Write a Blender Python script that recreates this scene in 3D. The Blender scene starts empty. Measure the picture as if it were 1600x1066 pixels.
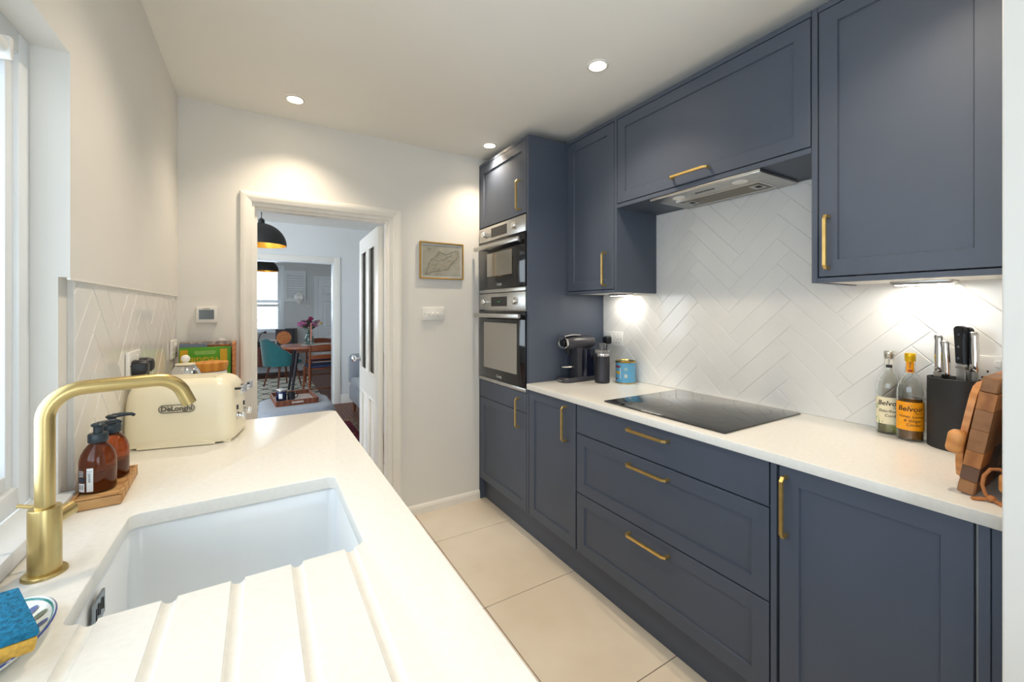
import bpy, bmesh, math, random
from mathutils import Vector, Matrix
random.seed(7)
scene = bpy.context.scene
COL = scene.collection
PI = math.pi

# ------------------------------------------------------------------ camera
cam_data = bpy.data.cameras.new('camera')
cam = bpy.data.objects.new('camera', cam_data)
COL.objects.link(cam)
cam_data.sensor_width = 36.0
cam_data.lens = 650.87 / 1600 * 36.0
cam_data.shift_y = -49.5 / 1600
cam_data.clip_start = 0.02
cam.location = (0, 0, 1.31)
cam.rotation_euler = (math.radians(90), 0, -math.radians(31.184))
scene.camera = cam

# ------------------------------------------------------------------ world, daylight, exposure
world = bpy.data.worlds.new('world'); scene.world = world
world.use_nodes = True
wn = world.node_tree.nodes
wn['Background'].inputs['Color'].default_value = (0.80, 0.91, 1.0, 1)
wn['Background'].inputs['Strength'].default_value = 3.7
scene.view_settings.view_transform = 'Standard'
scene.view_settings.look = 'None'
scene.view_settings.exposure = 0.68
scene.view_settings.gamma = 1.0
scene.view_settings.use_curve_mapping = False
scene.cycles.use_denoising = True
scene.cycles.max_bounces = 14
scene.cycles.diffuse_bounces = 8
scene.cycles.transmission_bounces = 10
scene.cycles.transparent_max_bounces = 12
scene.cycles.sample_clamp_indirect = 6.0
scene.cycles.caustics_reflective = False
scene.cycles.caustics_refractive = False

def portal(name, loc, rot, sx, sy):
    d = bpy.data.lights.new(name, 'AREA'); d.shape = 'RECTANGLE'; d.size = sx; d.size_y = sy
    d.cycles.is_portal = True
    o = bpy.data.objects.new(name, d); COL.objects.link(o); o.location = loc; o.rotation_euler = rot
    return o
portal('daylight_portal_kitchen', (-0.47, 0.32, 1.39), (0, -PI/2, 0), 0.95, 1.84)
portal('daylight_portal_rear', (0.45, -2.25, 1.1), (PI/2, 0, 0), 1.3, 2.0)
portal('daylight_portal_dining', (-0.5, 10.1, 1.5), (-PI/2, 0, 0), 1.8, 1.4)

# ------------------------------------------------------------------ materials
def lin(c):
    return tuple(((v/255)/12.92 if v/255 <= 0.04045 else ((v/255+0.055)/1.055)**2.4) for v in c)
MATS = {}
def mat(name, rgb, rough=0.5, metal=0.0, spec=0.5, trans=0.0, ior=1.45, emit=None, estr=0.0, noise=None, bump=None, coat=0.0, sheen=0.0, rgb2=None, wave=None, alpha=1.0, aniso=0.0):
    """procedural principled material; noise=(scale, amount), rgb2 = second colour for a noise mix, bump=(scale, strength)"""
    if name in MATS: return MATS[name]
    m = bpy.data.materials.new(name); m.use_nodes = True; MATS[name] = m
    nt = m.node_tree; N = nt.nodes; L = nt.links
    b = N['Principled BSDF']
    col = (*lin(rgb), 1)
    b.inputs['Base Color'].default_value = col
    b.inputs['Roughness'].default_value = rough
    b.inputs['Metallic'].default_value = metal
    b.inputs['Specular IOR Level'].default_value = spec
    b.inputs['Transmission Weight'].default_value = trans
    b.inputs['IOR'].default_value = ior
    b.inputs['Coat Weight'].default_value = coat
    b.inputs['Sheen Weight'].default_value = sheen
    b.inputs['Alpha'].default_value = alpha
    if emit:
        b.inputs['Emission Color'].default_value = (*lin(emit), 1); b.inputs['Emission Strength'].default_value = estr
    tc = N.new('ShaderNodeTexCoord')
    if wave or noise or rgb2:
        mx = N.new('ShaderNodeMix'); mx.data_type = 'RGBA'
        c2 = (*lin(rgb2), 1) if rgb2 else tuple(max(0, v*(1-noise[1])) for v in col[:3]) + (1,)
        mx.inputs[6].default_value = col; mx.inputs[7].default_value = c2
        if wave:
            sc, dist, axis = wave
            w = N.new('ShaderNodeTexWave'); w.bands_direction = axis
            w.inputs['Scale'].default_value = sc; w.inputs['Distortion'].default_value = dist
            w.inputs['Detail'].default_value = 3; w.inputs['Detail Scale'].default_value = 1.5
            L.new(tc.outputs['Object'], w.inputs['Vector']); L.new(w.outputs['Fac'], mx.inputs[0])
        else:
            n = N.new('ShaderNodeTexNoise'); n.inputs['Scale'].default_value = noise[0]; n.inputs['Detail'].default_value = 5
            L.new(tc.outputs['Object'], n.inputs['Vector'])
            r = N.new('ShaderNodeMapRange'); r.inputs['From Min'].default_value = 0.35; r.inputs['From Max'].default_value = 0.65
            L.new(n.outputs['Fac'], r.inputs['Value']); L.new(r.outputs['Result'], mx.inputs[0])
        L.new(mx.outputs[2], b.inputs['Base Color'])
    if bump:
        n2 = N.new('ShaderNodeTexNoise'); n2.inputs['Scale'].default_value = bump[0]; n2.inputs['Detail'].default_value = 3
        L.new(tc.outputs['Object'], n2.inputs['Vector'])
        bp = N.new('ShaderNodeBump'); bp.inputs['Strength'].default_value = bump[1]; bp.inputs['Distance'].default_value = 0.004
        L.new(n2.outputs['Fac'], bp.inputs['Height']); L.new(bp.outputs['Normal'], b.inputs['Normal'])
    return m

def pane_mat(name, tint=(0.97, 0.985, 1.0), refl=0.08):
    if name in MATS: return MATS[name]
    m = bpy.data.materials.new(name); m.use_nodes = True; MATS[name] = m
    nt = m.node_tree; N = nt.nodes; L = nt.links
    out = N['Material Output']; N.remove(N['Principled BSDF'])
    t = N.new('ShaderNodeBsdfTransparent'); t.inputs['Color'].default_value = (*tint, 1)
    g = N.new('ShaderNodeBsdfGlossy'); g.inputs['Roughness'].default_value = 0.02
    f = N.new('ShaderNodeLayerWeight'); f.inputs['Blend'].default_value = 0.25
    mul = N.new('ShaderNodeMath'); mul.operation = 'MULTIPLY_ADD'; mul.inputs[1].default_value = 0.5; mul.inputs[2].default_value = refl*0.5
    L.new(f.outputs['Fresnel'], mul.inputs[0])
    mx = N.new('ShaderNodeMixShader'); L.new(mul.outputs[0], mx.inputs[0]); L.new(t.outputs[0], mx.inputs[1]); L.new(g.outputs[0], mx.inputs[2])
    L.new(mx.outputs[0], out.inputs['Surface'])
    return m

M_WALL = mat('wall_paint', (227, 225, 220), 0.75, noise=(3, 0.03), bump=(60, 0.03))
M_CEIL = mat('ceiling_paint', (238, 236, 230), 0.85, noise=(2, 0.02))
M_TRIM = mat('white_gloss_trim', (236, 233, 226), 0.3, noise=(8, 0.03))
M_UPVC = mat('white_window_frame', (236, 240, 243), 0.28, noise=(6, 0.02))
M_BLUE = mat('navy_grey_paint', (77, 85, 100), 0.48, noise=(4, 0.06), bump=(300, 0.012))
M_CARC = mat('white_carcass_board', (228, 226, 220), 0.5, noise=(5, 0.02))
M_QUARTZ = mat('white_quartz', (229, 227, 221), 0.2, noise=(90, 0.05), spec=0.5)
M_CERAM = mat('white_ceramic', (222, 226, 229), 0.15, noise=(4, 0.02))
M_BRASS = mat('brushed_brass', (238, 204, 128), 0.40, metal=1.0, noise=(40, 0.12))
M_TAP = mat('satin_champagne_brass', (202, 180, 124), 0.32, metal=1.0, noise=(30, 0.08))
M_STEEL = mat('brushed_steel', (196, 194, 190), 0.32, metal=1.0, noise=(30, 0.08))
M_CHROME = mat('polished_chrome', (220, 220, 220), 0.08, metal=1.0, noise=(10, 0.04))
M_BLACKGL = mat('black_oven_glass', (22, 22, 25), 0.06, spec=0.6, noise=(3, 0.1))
M_HOB = mat('hob_glass', (40, 41, 42), 0.03, spec=0.9, noise=(3, 0.05))
M_BLACK = mat('black_plastic', (28, 29, 33), 0.35, noise=(20, 0.1))
M_MATTBLACK = mat('matt_black', (42, 41, 41), 0.6, noise=(20, 0.1))
M_DARK = mat('dark_interior', (40, 38, 36), 0.8, noise=(5, 0.1))
M_PLASTIC = mat('white_plastic', (232, 230, 226), 0.35, noise=(10, 0.02))
M_TILE = mat('glazed_white_tile', (228, 227, 224), 0.12, noise=(6, 0.03), bump=(14, 0.10))
M_GROUT = mat('pale_grout', (222, 220, 216), 0.8, noise=(40, 0.05))
M_FLOORT = mat('beige_porcelain', (214, 202, 184), 0.28, noise=(2.2, 0.1), rgb2=(227, 217, 202))
M_FGROUT = mat('brown_floor_grout', (120, 98, 80), 0.85, noise=(30, 0.1))
M_CREAM = mat('cream_enamel', (238, 230, 204), 0.28, noise=(5, 0.02))
M_GLASS = mat('clear_glass', (250, 252, 250), 0.02, trans=1.0, ior=1.45, noise=(3, 0.0))
M_PANE = pane_mat('window_pane')
M_OAK = mat('oak_wood', (196, 152, 98), 0.5, rgb2=(168, 122, 72), wave=(9, 4, 'Y'))
M_WALNUT = mat('walnut_wood', (120, 66, 40), 0.4, rgb2=(92, 48, 30), wave=(7, 4, 'X'))
M_TEAK = mat('teak_wood', (128, 58, 40), 0.4, rgb2=(104, 44, 32), wave=(6, 3, 'Z'))
M_LED = mat('led_diffuser', (255, 250, 240), 0.4, emit=(255, 246, 232), estr=14.0)
M_SPOTLENS = mat('lit_downlight_lens', (255, 246, 226), 0.4, emit=(255, 232, 196), estr=22.0)

# ------------------------------------------------------------------ mesh builder
class MB:
    def __init__(s): s.bm = bmesh.new()
    def _v(s, pts): return [s.bm.verts.new(p) for p in pts]
    def box(s, x0, x1, y0, y1, z0, z1, bev=0.0, seg=2):
        if x1 < x0: x0, x1 = x1, x0
        if y1 < y0: y0, y1 = y1, y0
        if z1 < z0: z0, z1 = z1, z0
        v = s._v([(x, y, z) for x in (x0, x1) for y in (y0, y1) for z in (z0, z1)])
        fs = [s.bm.faces.new([v[i] for i in q]) for q in ((0,1,3,2),(4,6,7,5),(0,4,5,1),(2,3,7,6),(0,2,6,4),(1,5,7,3))]
        if bev > 0:
            es = list({e for f in fs for e in f.edges})
            bmesh.ops.bevel(s.bm, geom=es, offset=min(bev, 0.49*min(x1-x0, y1-y0, z1-z0)), segments=seg, profile=0.5, affect='EDGES')
        return s
    def loops(s, rings, cap0=True, cap1=True, closed=True):
        """rings: list of equally long point lists, skinned in order"""
        R = [s._v(r) for r in rings]
        n = len(R[0])
        for a, b in zip(R[:-1], R[1:]):
            for i in range(n if closed else n-1):
                j = (i+1) % n
                try: s.bm.faces.new((a[i], a[j], b[j], b[i]))
                except ValueError: pass
        if cap0 and n > 2: s.bm.faces.new(R[0][::-1])
        if cap1 and n > 2: s.bm.faces.new(R[-1])
        return s
    def lathe(s, prof, c=(0,0,0), seg=24, axis='Z', sx=1.0, sy=1.0, cap0=True, cap1=True):
        rings = []
        for r, h in prof:
            ring = []
            for k in range(seg):
                a = 2*PI*k/seg
                p = (r*sx*math.cos(a), r*sy*math.sin(a), h)
                if axis == 'X': p = (p[2], p[0], p[1])
                elif axis == 'Y': p = (p[1], p[2], p[0])
                ring.append((c[0]+p[0], c[1]+p[1], c[2]+p[2]))
            rings.append(ring)
        return s.loops(rings, cap0, cap1)
    def tube(s, pts, r, seg=12, square=False):
        P = [Vector(p) for p in pts]
        rr = r if isinstance(r, (list, tuple)) else [r]*len(P)
        t0 = (P[1]-P[0]).normalized()
        up = Vector((0,0,1)) if abs(t0.z) < 0.9 else Vector((1,0,0))
        nrm = t0.cross(up).normalized()
        rings = []
        for i, p in enumerate(P):
            if i == 0: t = P[1]-P[0]
            elif i == len(P)-1: t = P[-1]-P[-2]
            else: t = (P[i+1]-P[i]).normalized()+(P[i]-P[i-1]).normalized()
            t.normalize()
            nrm = (nrm - t*nrm.dot(t)).normalized(); bn = t.cross(nrm)
            ring = []
            for k in range(seg):
                a = 2*PI*(k+(0.5 if square else 0))/seg
                ring.append(p + nrm*rr[i]*math.cos(a) + bn*rr[i]*math.sin(a))
            rings.append(ring)
        return s.loops(rings)
    def prism(s, poly, a0, a1, plane='xy'):
        f = {'xy': lambda u, v, a: (u, v, a), 'xz': lambda u, v, a: (u, a, v), 'yz': lambda u, v, a: (a, u, v)}[plane]
        return s.loops([[f(u, v, a0) for u, v in poly], [f(u, v, a1) for u, v in poly]])
    def sphere(s, c, r, seg=12, rings=8, sx=1, sy=1, sz=1):
        pr = []
        for i in range(1, rings):
            a = -PI/2 + PI*i/rings
            pr.append((r*math.cos(a), r*math.sin(a)*sz))
        pr = [(r*0.02, -r*sz)] + pr + [(r*0.02, r*sz)]
        return s.lathe(pr, c, seg, sx=sx, sy=sy)
    def face(s, pts):
        s.bm.faces.new(s._v(pts)); return s
    def merge_mesh(s, me, fn):
        v = [s.bm.verts.new(fn(p.co)) for p in me.vertices]
        for p in me.polygons:
            try: s.bm.faces.new([v[i] for i in p.vertices])
            except ValueError: pass
        return s
    def xf(s, M):
        bmesh.ops.transform(s.bm, matrix=M, verts=s.bm.verts); return s
    def build(s, name, m, parent=None, smooth=True, angle=38):
        off = Vector((0,0,0))
        top = parent
        if parent is not None and parent.name in WORLD: off = WORLD[parent.name]
        if off.length > 0: bmesh.ops.translate(s.bm, vec=-off, verts=s.bm.verts)
        bmesh.ops.recalc_face_normals(s.bm, faces=s.bm.faces)
        me = bpy.data.meshes.new(name); s.bm.to_mesh(me); s.bm.free()
        if m is not None: me.materials.append(m)
        if smooth:
            me.polygons.foreach_set('use_smooth', [True]*len(me.polygons))
            me.set_sharp_from_angle(angle=math.radians(angle))
        o = bpy.data.objects.new(name, me); COL.objects.link(o)
        if parent is not None:
            o.parent = parent
            if parent.name in WORLD: WORLD[o.name] = WORLD[parent.name]
        return o
WORLD = {}
def tag(o, label, cat, group=None, kind=None):
    o['label'] = label
    if cat: o['category'] = cat
    if group: o['group'] = group
    if kind: o['kind'] = kind
    return o
def thing(name, label, cat, loc=(0,0,0), rotz=0.0, group=None, world=False, rot=None):
    """an Empty at the thing's base; world=True means its parts are given in world coordinates"""
    o = bpy.data.objects.new(name, None); COL.objects.link(o)
    o.empty_display_size = 0.05
    o.location = loc; o.rotation_euler = rot if rot else (0, 0, rotz)
    if world: WORLD[o.name] = Vector(loc)
    return tag(o, label, cat, group)
def struct(name, mb, m, label, parent=None, cat=None, smooth=False):
    o = mb.build(name, m, parent, smooth=smooth)
    if parent is None:
        o['kind'] = 'structure'; o['label'] = label; o['category'] = cat or name.split('_')[0]
    return o
def struct_empty(name, label, cat, loc=(0,0,0), world=True):
    o = thing(name, label, cat, loc, world=world); o['kind'] = 'structure'; return o
def copy_tree(o, parent=None):
    c = o.copy(); COL.objects.link(c)
    if parent is not None: c.parent = parent
    for ch in list(o.children): copy_tree(ch, c)
    return c
def arc(cx, cy, r, a0, a1, n=8):
    return [(cx+r*math.cos(a0+(a1-a0)*i/n), cy+r*math.sin(a0+(a1-a0)*i/n)) for i in range(n+1)]
def rrect(x0, x1, y0, y1, r, n=6):
    return arc(x1-r, y0+r, r, -PI/2, 0, n)+arc(x1-r, y1-r, r, 0, PI/2, n)+arc(x0+r, y1-r, r, PI/2, PI, n)+arc(x0+r, y0+r, r, PI, 1.5*PI, n)
def curve_plate(outer, holes, z0, z1, bev=0.0015):
    """filled 2D outline with holes, extruded; returns a mesh datablock in world XY"""
    cu = bpy.data.curves.new('outline', 'CURVE'); cu.dimensions = '2D'; cu.fill_mode = 'BOTH'
    for pl in [outer]+holes:
        sp = cu.splines.new('POLY'); sp.points.add(len(pl)-1); sp.use_cyclic_u = True
        for p, q in zip(sp.points, pl): p.co = (q[0], q[1], 0, 1)
    cu.extrude = (z1-z0)/2-bev; cu.bevel_depth = bev; cu.bevel_resolution = 2; cu.offset = -bev
    o = bpy.data.objects.new('outline', cu); COL.objects.link(o)
    dg = bpy.context.evaluated_depsgraph_get(); dg.update()
    me = bpy.data.meshes.new_from_object(o.evaluated_get(dg))
    bpy.data.objects.remove(o); bpy.data.curves.remove(cu)
    me.transform(Matrix.Translation((0, 0, (z0+z1)/2)))
    return me
def boolean(o, cutter_mb):
    c = cutter_mb.build('cutter', None, None, smooth=False)
    c.matrix_world = o.matrix_world
    c.parent = o.parent
    md = o.modifiers.new('cut', 'BOOLEAN'); md.operation = 'DIFFERENCE'; md.object = c; md.solver = 'EXACT'
    dg = bpy.context.evaluated_depsgraph_get(); dg.update()
    me = bpy.data.meshes.new_from_object(o.evaluated_get(dg))
    o.modifiers.clear(); o.data = me
    bpy.data.objects.remove(c)
    me.polygons.foreach_set('use_smooth', [True]*len(me.polygons)); me.set_sharp_from_angle(angle=math.radians(38))
TXT = {}
def text_mesh(body, size=1.0, align='CENTER', shear=0.0, bold=0.0, spacing=1.0):
    key = (body, size, align, shear, bold, spacing)
    if key in TXT: return TXT[key]
    cu = bpy.data.curves.new('txt', 'FONT'); cu.body = body; cu.size = size; cu.align_x = align; cu.align_y = 'CENTER'
    cu.shear = shear; cu.offset = bold; cu.resolution_u = 3; cu.space_character = spacing
    o = bpy.data.objects.new('txt', cu); COL.objects.link(o)
    dg = bpy.context.evaluated_depsgraph_get(); dg.update()
    me = bpy.data.meshes.new_from_object(o.evaluated_get(dg))
    bpy.data.objects.remove(o); bpy.data.curves.remove(cu)
    TXT[key] = me
    return me
def flat_map(origin, right, up, lift=0.0006):
    o = Vector(origin); r = Vector(right).normalized(); u = Vector(up).normalized(); n = r.cross(u)
    return lambda c: o + r*c[0] + u*c[1] + n*lift
def wrap_map(c, R, phi, z, lift=0.0005, sgn=1):
    return lambda p: Vector((c[0]+(R+lift)*math.cos(phi+p[0]/R), c[1]+(R+lift)*math.sin(phi+p[0]/R), z+p[1]))
def lettering(parent, m, lines, fn, name='lettering'):
    """lines: (text, size, u, v[, shear, bold])"""
    mb = MB()
    for ln in lines:
        t, sz, u, v = ln[:4]; sh = ln[4] if len(ln) > 4 else 0; bo = ln[5] if len(ln) > 5 else 0
        me = text_mesh(t, sz, 'CENTER', sh, bo)
        mb.merge_mesh(me, lambda q, u=u, v=v: fn((q.x+u, q.y+v)))
    return mb.build(name, m, parent, smooth=False)
def wrap_patch(c, R, phi, z, u0, u1, v0, v1, lift=0.0003, n=14, th=None):
    mb = MB()
    f = wrap_map(c, R, phi, z, lift)
    ra = [f((u0+(u1-u0)*i/n, v0)) for i in range(n+1)]; rb = [f((u0+(u1-u0)*i/n, v1)) for i in range(n+1)]
    mb.loops([ra, rb], False, False, closed=False)
    return mb

# ------------------------------------------------------------------ key dimensions (metres)
H = 2.354          # ceiling
YE = 2.594         # end wall
XL = -0.344        # left plaster
XLT = -0.362       # left wall behind the tiles
XR = 1.885         # right wall
XF = 1.303         # base and tall door fronts
XU = 1.570         # wall cabinet fronts
WZ = 0.89          # worktop top
RZ0 = -2.2         # rear end of the kitchen

# ------------------------------------------------------------------ room shell
def build_shell():
    fl = MB().box(XLT-0.1, XR+0.1, RZ0-0.1, YE+0.13, -0.06, -0.0035)
    floor = struct('floor', fl, M_FGROUT, 'pale beige porcelain tiled kitchen floor')
    g = 0.0016
    for i in range(-1, 4):
        x0, x1 = max(0.245+0.6*(i-1), XLT-0.05), min(0.245+0.6*i, XR+0.05)
        if x1 - x0 < 0.05: continue
        y = 2.825
        while y > RZ0:
            y0, y1 = max(y-0.6, RZ0-0.05), min(y, YE+0.12)
            if y1-y0 > 0.03:
                MB().box(x0+g, x1-g, y0+g, y1-g, -0.012, 0.0, 0.001, 1).build('floor_tile', M_FLOORT, floor)
            y -= 0.6
    struct('ceiling', MB().box(XLT-0.3, XR+0.1, RZ0-0.1, YE+0.125, H, H+0.1), M_CEIL, 'white plastered kitchen ceiling with recessed downlights')
    # left wall with window opening Y -0.62..1.24, Z 0.9..1.852
    w = MB()
    xo = XLT-0.24
    w.box(xo, XL, RZ0, YE, 1.852, H)
    w.box(xo, XL, 1.24, YE, 1.378, 1.852)
    w.box(xo, XLT, 1.24, YE, 0, 1.378)
    w.box(xo, XLT, -0.62, 1.24, 0, 0.892)
    w.box(xo, XL, RZ0, -0.62, 0, 1.852)
    struct('wall_left', w, M_WALL, 'white plaster wall beside the window above the sink')
    w = MB()
    xa, xb, zt = -0.040, 0.699, 1.874
    w.box(XLT-0.24, xa, YE, YE+0.12, 0, H); w.box(xb, XR+0.1, YE, YE+0.12, 0, H); w.box(xa, xb, YE, YE+0.12, zt, H)
    struct('wall_end', w, M_WALL, 'white end wall with the doorway to the living room')
    struct('wall_right', MB().box(XR, XR+0.1, RZ0, YE, 0, H), M_WALL, 'white wall behind the navy cabinets')
    struct('wall_near_right', MB().box(1.205, XR, -0.35, 0.195, 0, H, 0.003, 2), M_WALL, 'white wall end standing right beside the worktop')
    w = MB()
    w.box(XLT-0.24, -0.2, RZ0-0.1, RZ0, 0, H); w.box(1.1, XR+0.1, RZ0-0.1, RZ0, 0, H); w.box(-0.2, 1.1, RZ0-0.1, RZ0, 2.1, H)
    struct('wall_back', w, M_WALL, 'white wall behind the viewpoint with a glazed garden door')
    # glazed door behind the viewpoint
    d = struct_empty('door_2', 'white framed glazed garden door behind the viewpoint', 'door', (0.45, RZ0-0.05, 0))
    for a, b in ((-0.2, 0.45), (0.45, 1.1)):
        m = MB(); t = 0.07
        m.box(a, a+t, RZ0-0.08, RZ0-0.02, 0, 2.1); m.box(b-t, b, RZ0-0.08, RZ0-0.02, 0, 2.1)
        m.box(a+t, b-t, RZ0-0.08, RZ0-0.02, 0, 0.12); m.box(a+t, b-t, RZ0-0.08, RZ0-0.02, 2.03, 2.1)
        m.build('leaf_frame', M_UPVC, d, smooth=False)
        MB().box(a+t, b-t, RZ0-0.053, RZ0-0.047, 0.12, 2.03).build('pane', M_PANE, d, smooth=False)
    # kitchen window
    wd = struct_empty('window_1', 'white framed window over the sink', 'window', (-0.43, 0.31, 0.93))
    xf0, xf1 = -0.47, -0.402
    y0, y1, z0, z1, t = -0.62, 1.24, 0.92, 1.852, 0.045
    for mb in (MB().box(xf0, xf1, y1-t, y1, z0, z1, 0.004), MB().box(xf0, xf1, y0, y0+t, z0, z1, 0.004),
               MB().box(xf0, xf1, y0+t, y1-t, z1-t, z1, 0.004), MB().box(xf0, xf1, y0+t, y1-t, z0, z0+t, 0.004)):
        mb.build('frame', M_UPVC, wd)
    ym = 0.31
    MB().box(xf0, xf1, ym-0.03, ym+0.03, z0+t, z1-t, 0.004).build('mullion', M_UPVC, wd)
    for a, b in ((y0+t, ym-0.03), (ym+0.03, y1-t)):
        r = MB(); s = 0.03
        for q in ((a, a+s, z0+t, z1-t), (b-s, b, z0+t, z1-t), (a+s, b-s, z0+t, z0+t+s), (a+s, b-s, z1-t-s, z1-t)):
            r.box(xf0+0.01, xf1-0.008, *q, 0.003)
        sash = r.build('sash', M_UPVC, wd)
        gk = MB(); e = 0.004
        a2, b2, c2, d2 = a+s, b-s, z0+t+s, z1-t-s
        for q in ((a2, a2+e, c2, d2), (b2-e, b2, c2, d2), (a2+e, b2-e, c2, c2+e), (a2+e, b2-e, d2-e, d2)):
            gk.box(-0.434, -0.424, *q)
        gk.build('gasket', mat('dark_gasket', (38, 34, 60), 0.6, noise=(9, 0.1)), sash, smooth=False)
        MB().box(-0.432, -0.428, a2+e, b2-e, c2+e, d2-e).build('pane', M_PANE, sash, smooth=False)
    MB().box(xf1, XL+0.007, y0, 1.252, 0.893, 0.922, 0.004).build('sill', M_UPVC, wd)
    # roller blind cassette at the window head
    rb = thing('roller_blind', 'white rolled up blind at the head of the sink window', 'blind', (-0.385, 0.31, 1.72), world=True)
    MB().lathe([(0.014, -0.55), (0.014, 1.065)], (-0.385, 0, 1.765), 20, 'Y').build('roll', mat('white_blind_cloth', (235, 236, 234), 0.7, noise=(50, 0.03)), rb)
    for yy in (-0.562, 1.065):
        MB().box(-0.4018, -0.368, yy, yy+0.012, 1.744, 1.784, 0.004).build('bracket', M_PLASTIC, rb)
    # skirting on the end wall, doorway lining, architrave
    sk = [(YE, 0), (YE-0.014, 0), (YE-0.014, 0.040), (YE-0.009, 0.052), (YE-0.004, 0.058), (YE, 0.060)]
    struct('baseboard_end', MB().loops([[(x, a, b) for a, b in sk] for x in (0.76, XF+0.0)]), M_TRIM, 'white moulded skirting board on the end wall', cat='skirting')
    tr = struct_empty('trim_1', 'white moulded door casing around the living room doorway', 'door casing', (0.33, YE, 0))
    xo0, xo1, zo = -0.089, 0.758, 1.929
    def casing(y_wall, sgn, x0, x1, z1, wdt, par, m):
        prof = [(0, 0), (0.0, 0.010), (wdt*0.15, 0.016), (wdt*0.35, 0.018), (wdt*0.5, 0.022), (wdt*0.78, 0.024), (wdt*0.95, 0.020), (wdt, 0.014), (wdt, 0)]
        # profile coordinate u runs from the opening edge outward
        def ring(px, pz, dx, dz):
            return [(px+dx*u, y_wall-sgn*h, pz+dz*u) for u, h in prof]
        xi0, xi1, zi = x0+wdt, x1-wdt, z1-wdt
        MB().loops([ring(xi0, 0, -1, 0), ring(xi0, zi, -1, 1)]).build('upright', m, par)
        MB().loops([ring(xi1, 0, 1, 0), ring(xi1, zi, 1, 1)]).build('upright', m, par)
        MB().loops([ring(xi0, zi, -1, 1), ring(xi1, zi, 1, 1)]).build('head', m, par)
    casing(YE, 1, xo0, xo1, zo, 0.053, tr, M_TRIM)
    casing(YE+0.12, -1, xo0, xo1, zo, 0.053, tr, M_TRIM)
    m = MB(); m.box(xa, xa+0.016, YE, YE+0.12, 0, zt); m.box(xb-0.016, xb, YE, YE+0.12, 0, zt); m.box(xa+0.016, xb-0.016, YE, YE+0.12, zt-0.016, zt)
    m.box(xa+0.016, xa+0.028, YE+0.03, YE+0.075, 0, zt-0.016); m.box(xb-0.028, xb-0.016, YE+0.03, YE+0.075, 0, zt-0.016); m.box(xa+0.028, xb-0.028, YE+0.03, YE+0.075, zt-0.028, zt-0.016)
    m.build('lining', M_TRIM, tr, smooth=False)
    # panelled and glazed door leaf, open into the living room
    dl = struct_empty('door_1', 'white door with two tall glazed panels standing open into the living room', 'door', (0.682, YE+0.13, 0), world=False)
    dl.rotation_euler = (0, 0, math.radians(-2.0))
    # local: leaf runs along +Y, thickness from x=-0.036 to 0
    LW, LH, T = 0.705, 1.845, 0.036
    st = 0.095
    f = MB()
    ys = [0, st, LW/2-0.04, LW/2+0.04, LW-st, LW]
    f.box(-T, 0, 0, st, 0.005, LH, 0.002); f.box(-T, 0, LW-st, LW, 0.005, LH, 0.002)
    f.box(-T, 0, st, LW-st, 0.005, 0.2); f.box(-T, 0, st, LW-st, 0.70, 0.86); f.box(-T, 0, st, LW-st, LH-0.10, LH)
    f.box(-T, 0, ys[2], ys[3], 0.2, 0.70); f.box(-T, 0, ys[2], ys[3], 0.86, LH-0.10)
    f.build('leaf_frame', M_TRIM, dl, smooth=False)
    for a, b in ((st, ys[2]), (ys[3], LW-st)):
        MB().box(-T+0.012, -0.012, a, b, 0.2, 0.70).build('panel', M_TRIM, dl, smooth=False)
        MB().box(-0.021, -0.015, a, b, 0.86, LH-0.10).build('pane', pane_mat('door_pane', (0.88, 0.90, 0.92), 0.4), dl, smooth=False)
        for zz0, zz1 in ((0.2, 0.70), (0.86, LH-0.10)):
            for xs0, xs1 in ((-T-0.004, -T+0.012), (-0.012, 0.004)):
                mm = MB(); e = 0.014
                mm.box(xs0, xs1, a, a+e, zz0, zz1, 0.004); mm.box(xs0, xs1, b-e, b, zz0, zz1, 0.004)
                mm.box(xs0, xs1, a+e, b-e, zz0, zz0+e, 0.004); mm.box(xs0, xs1, a+e, b-e, zz1-e, zz1, 0.004)
                mm.build('bead', M_TRIM, dl)
    for s in (-1, 1):
        x0 = -T if s < 0 else 0
        kb = MB().lathe([(0.024, 0), (0.024, 0.004), (0.010, 0.008), (0.009, 0.028), (0.020, 0.036), (0.027, 0.048), (0.026, 0.058), (0.016, 0.066)], (0, 0, 0), 20, 'X')
        if s < 0: kb.xf(Matrix.Scale(-1, 4, (1, 0, 0)))
        kb.xf(Matrix.Translation((x0, LW-0.05, 0.93)))
        kb.build('door_knob', M_CHROME, dl)
    for zz in (0.22, 1.62):
        MB().box(-T, 0.003, -0.0035, 0.0, zz, zz+0.09).build('hinge', M_TRIM, dl, smooth=False)
build_shell()

# ------------------------------------------------------------------ herringbone tiles
def clip(poly, axis, val, keep_ge):
    out = []
    for i in range(len(poly)):
        a, b = poly[i], poly[(i+1) % len(poly)]
        ia = (a[axis] >= val) == keep_ge; ib = (b[axis] >= val) == keep_ge
        if ia: out.append(a)
        if ia != ib:
            t = (val-a[axis])/(b[axis]-a[axis]); out.append((a[0]+t*(b[0]-a[0]), a[1]+t*(b[1]-a[1])))
    return out
def inset(poly, d):
    n = len(poly); res = []
    A = sum(poly[i][0]*poly[(i+1) % n][1]-poly[(i+1) % n][0]*poly[i][1] for i in range(n))
    if A < 0: poly = poly[::-1]
    for i in range(n):
        p0, p1, p2 = Vector(poly[i-1]), Vector(poly[i]), Vector(poly[(i+1) % n])
        d1 = (p1-p0); d2 = (p2-p1)
        if d1.length < 1e-6 or d2.length < 1e-6: continue
        n1 = Vector((-d1.y, d1.x)).normalized(); n2 = Vector((-d2.y, d2.x)).normalized()
        k = n1+n2; den = 1+n1.dot(n2)
        if den < 0.05: continue
        q = p1 + k*(d/den); res.append((q.x, q.y))
    return res
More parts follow.
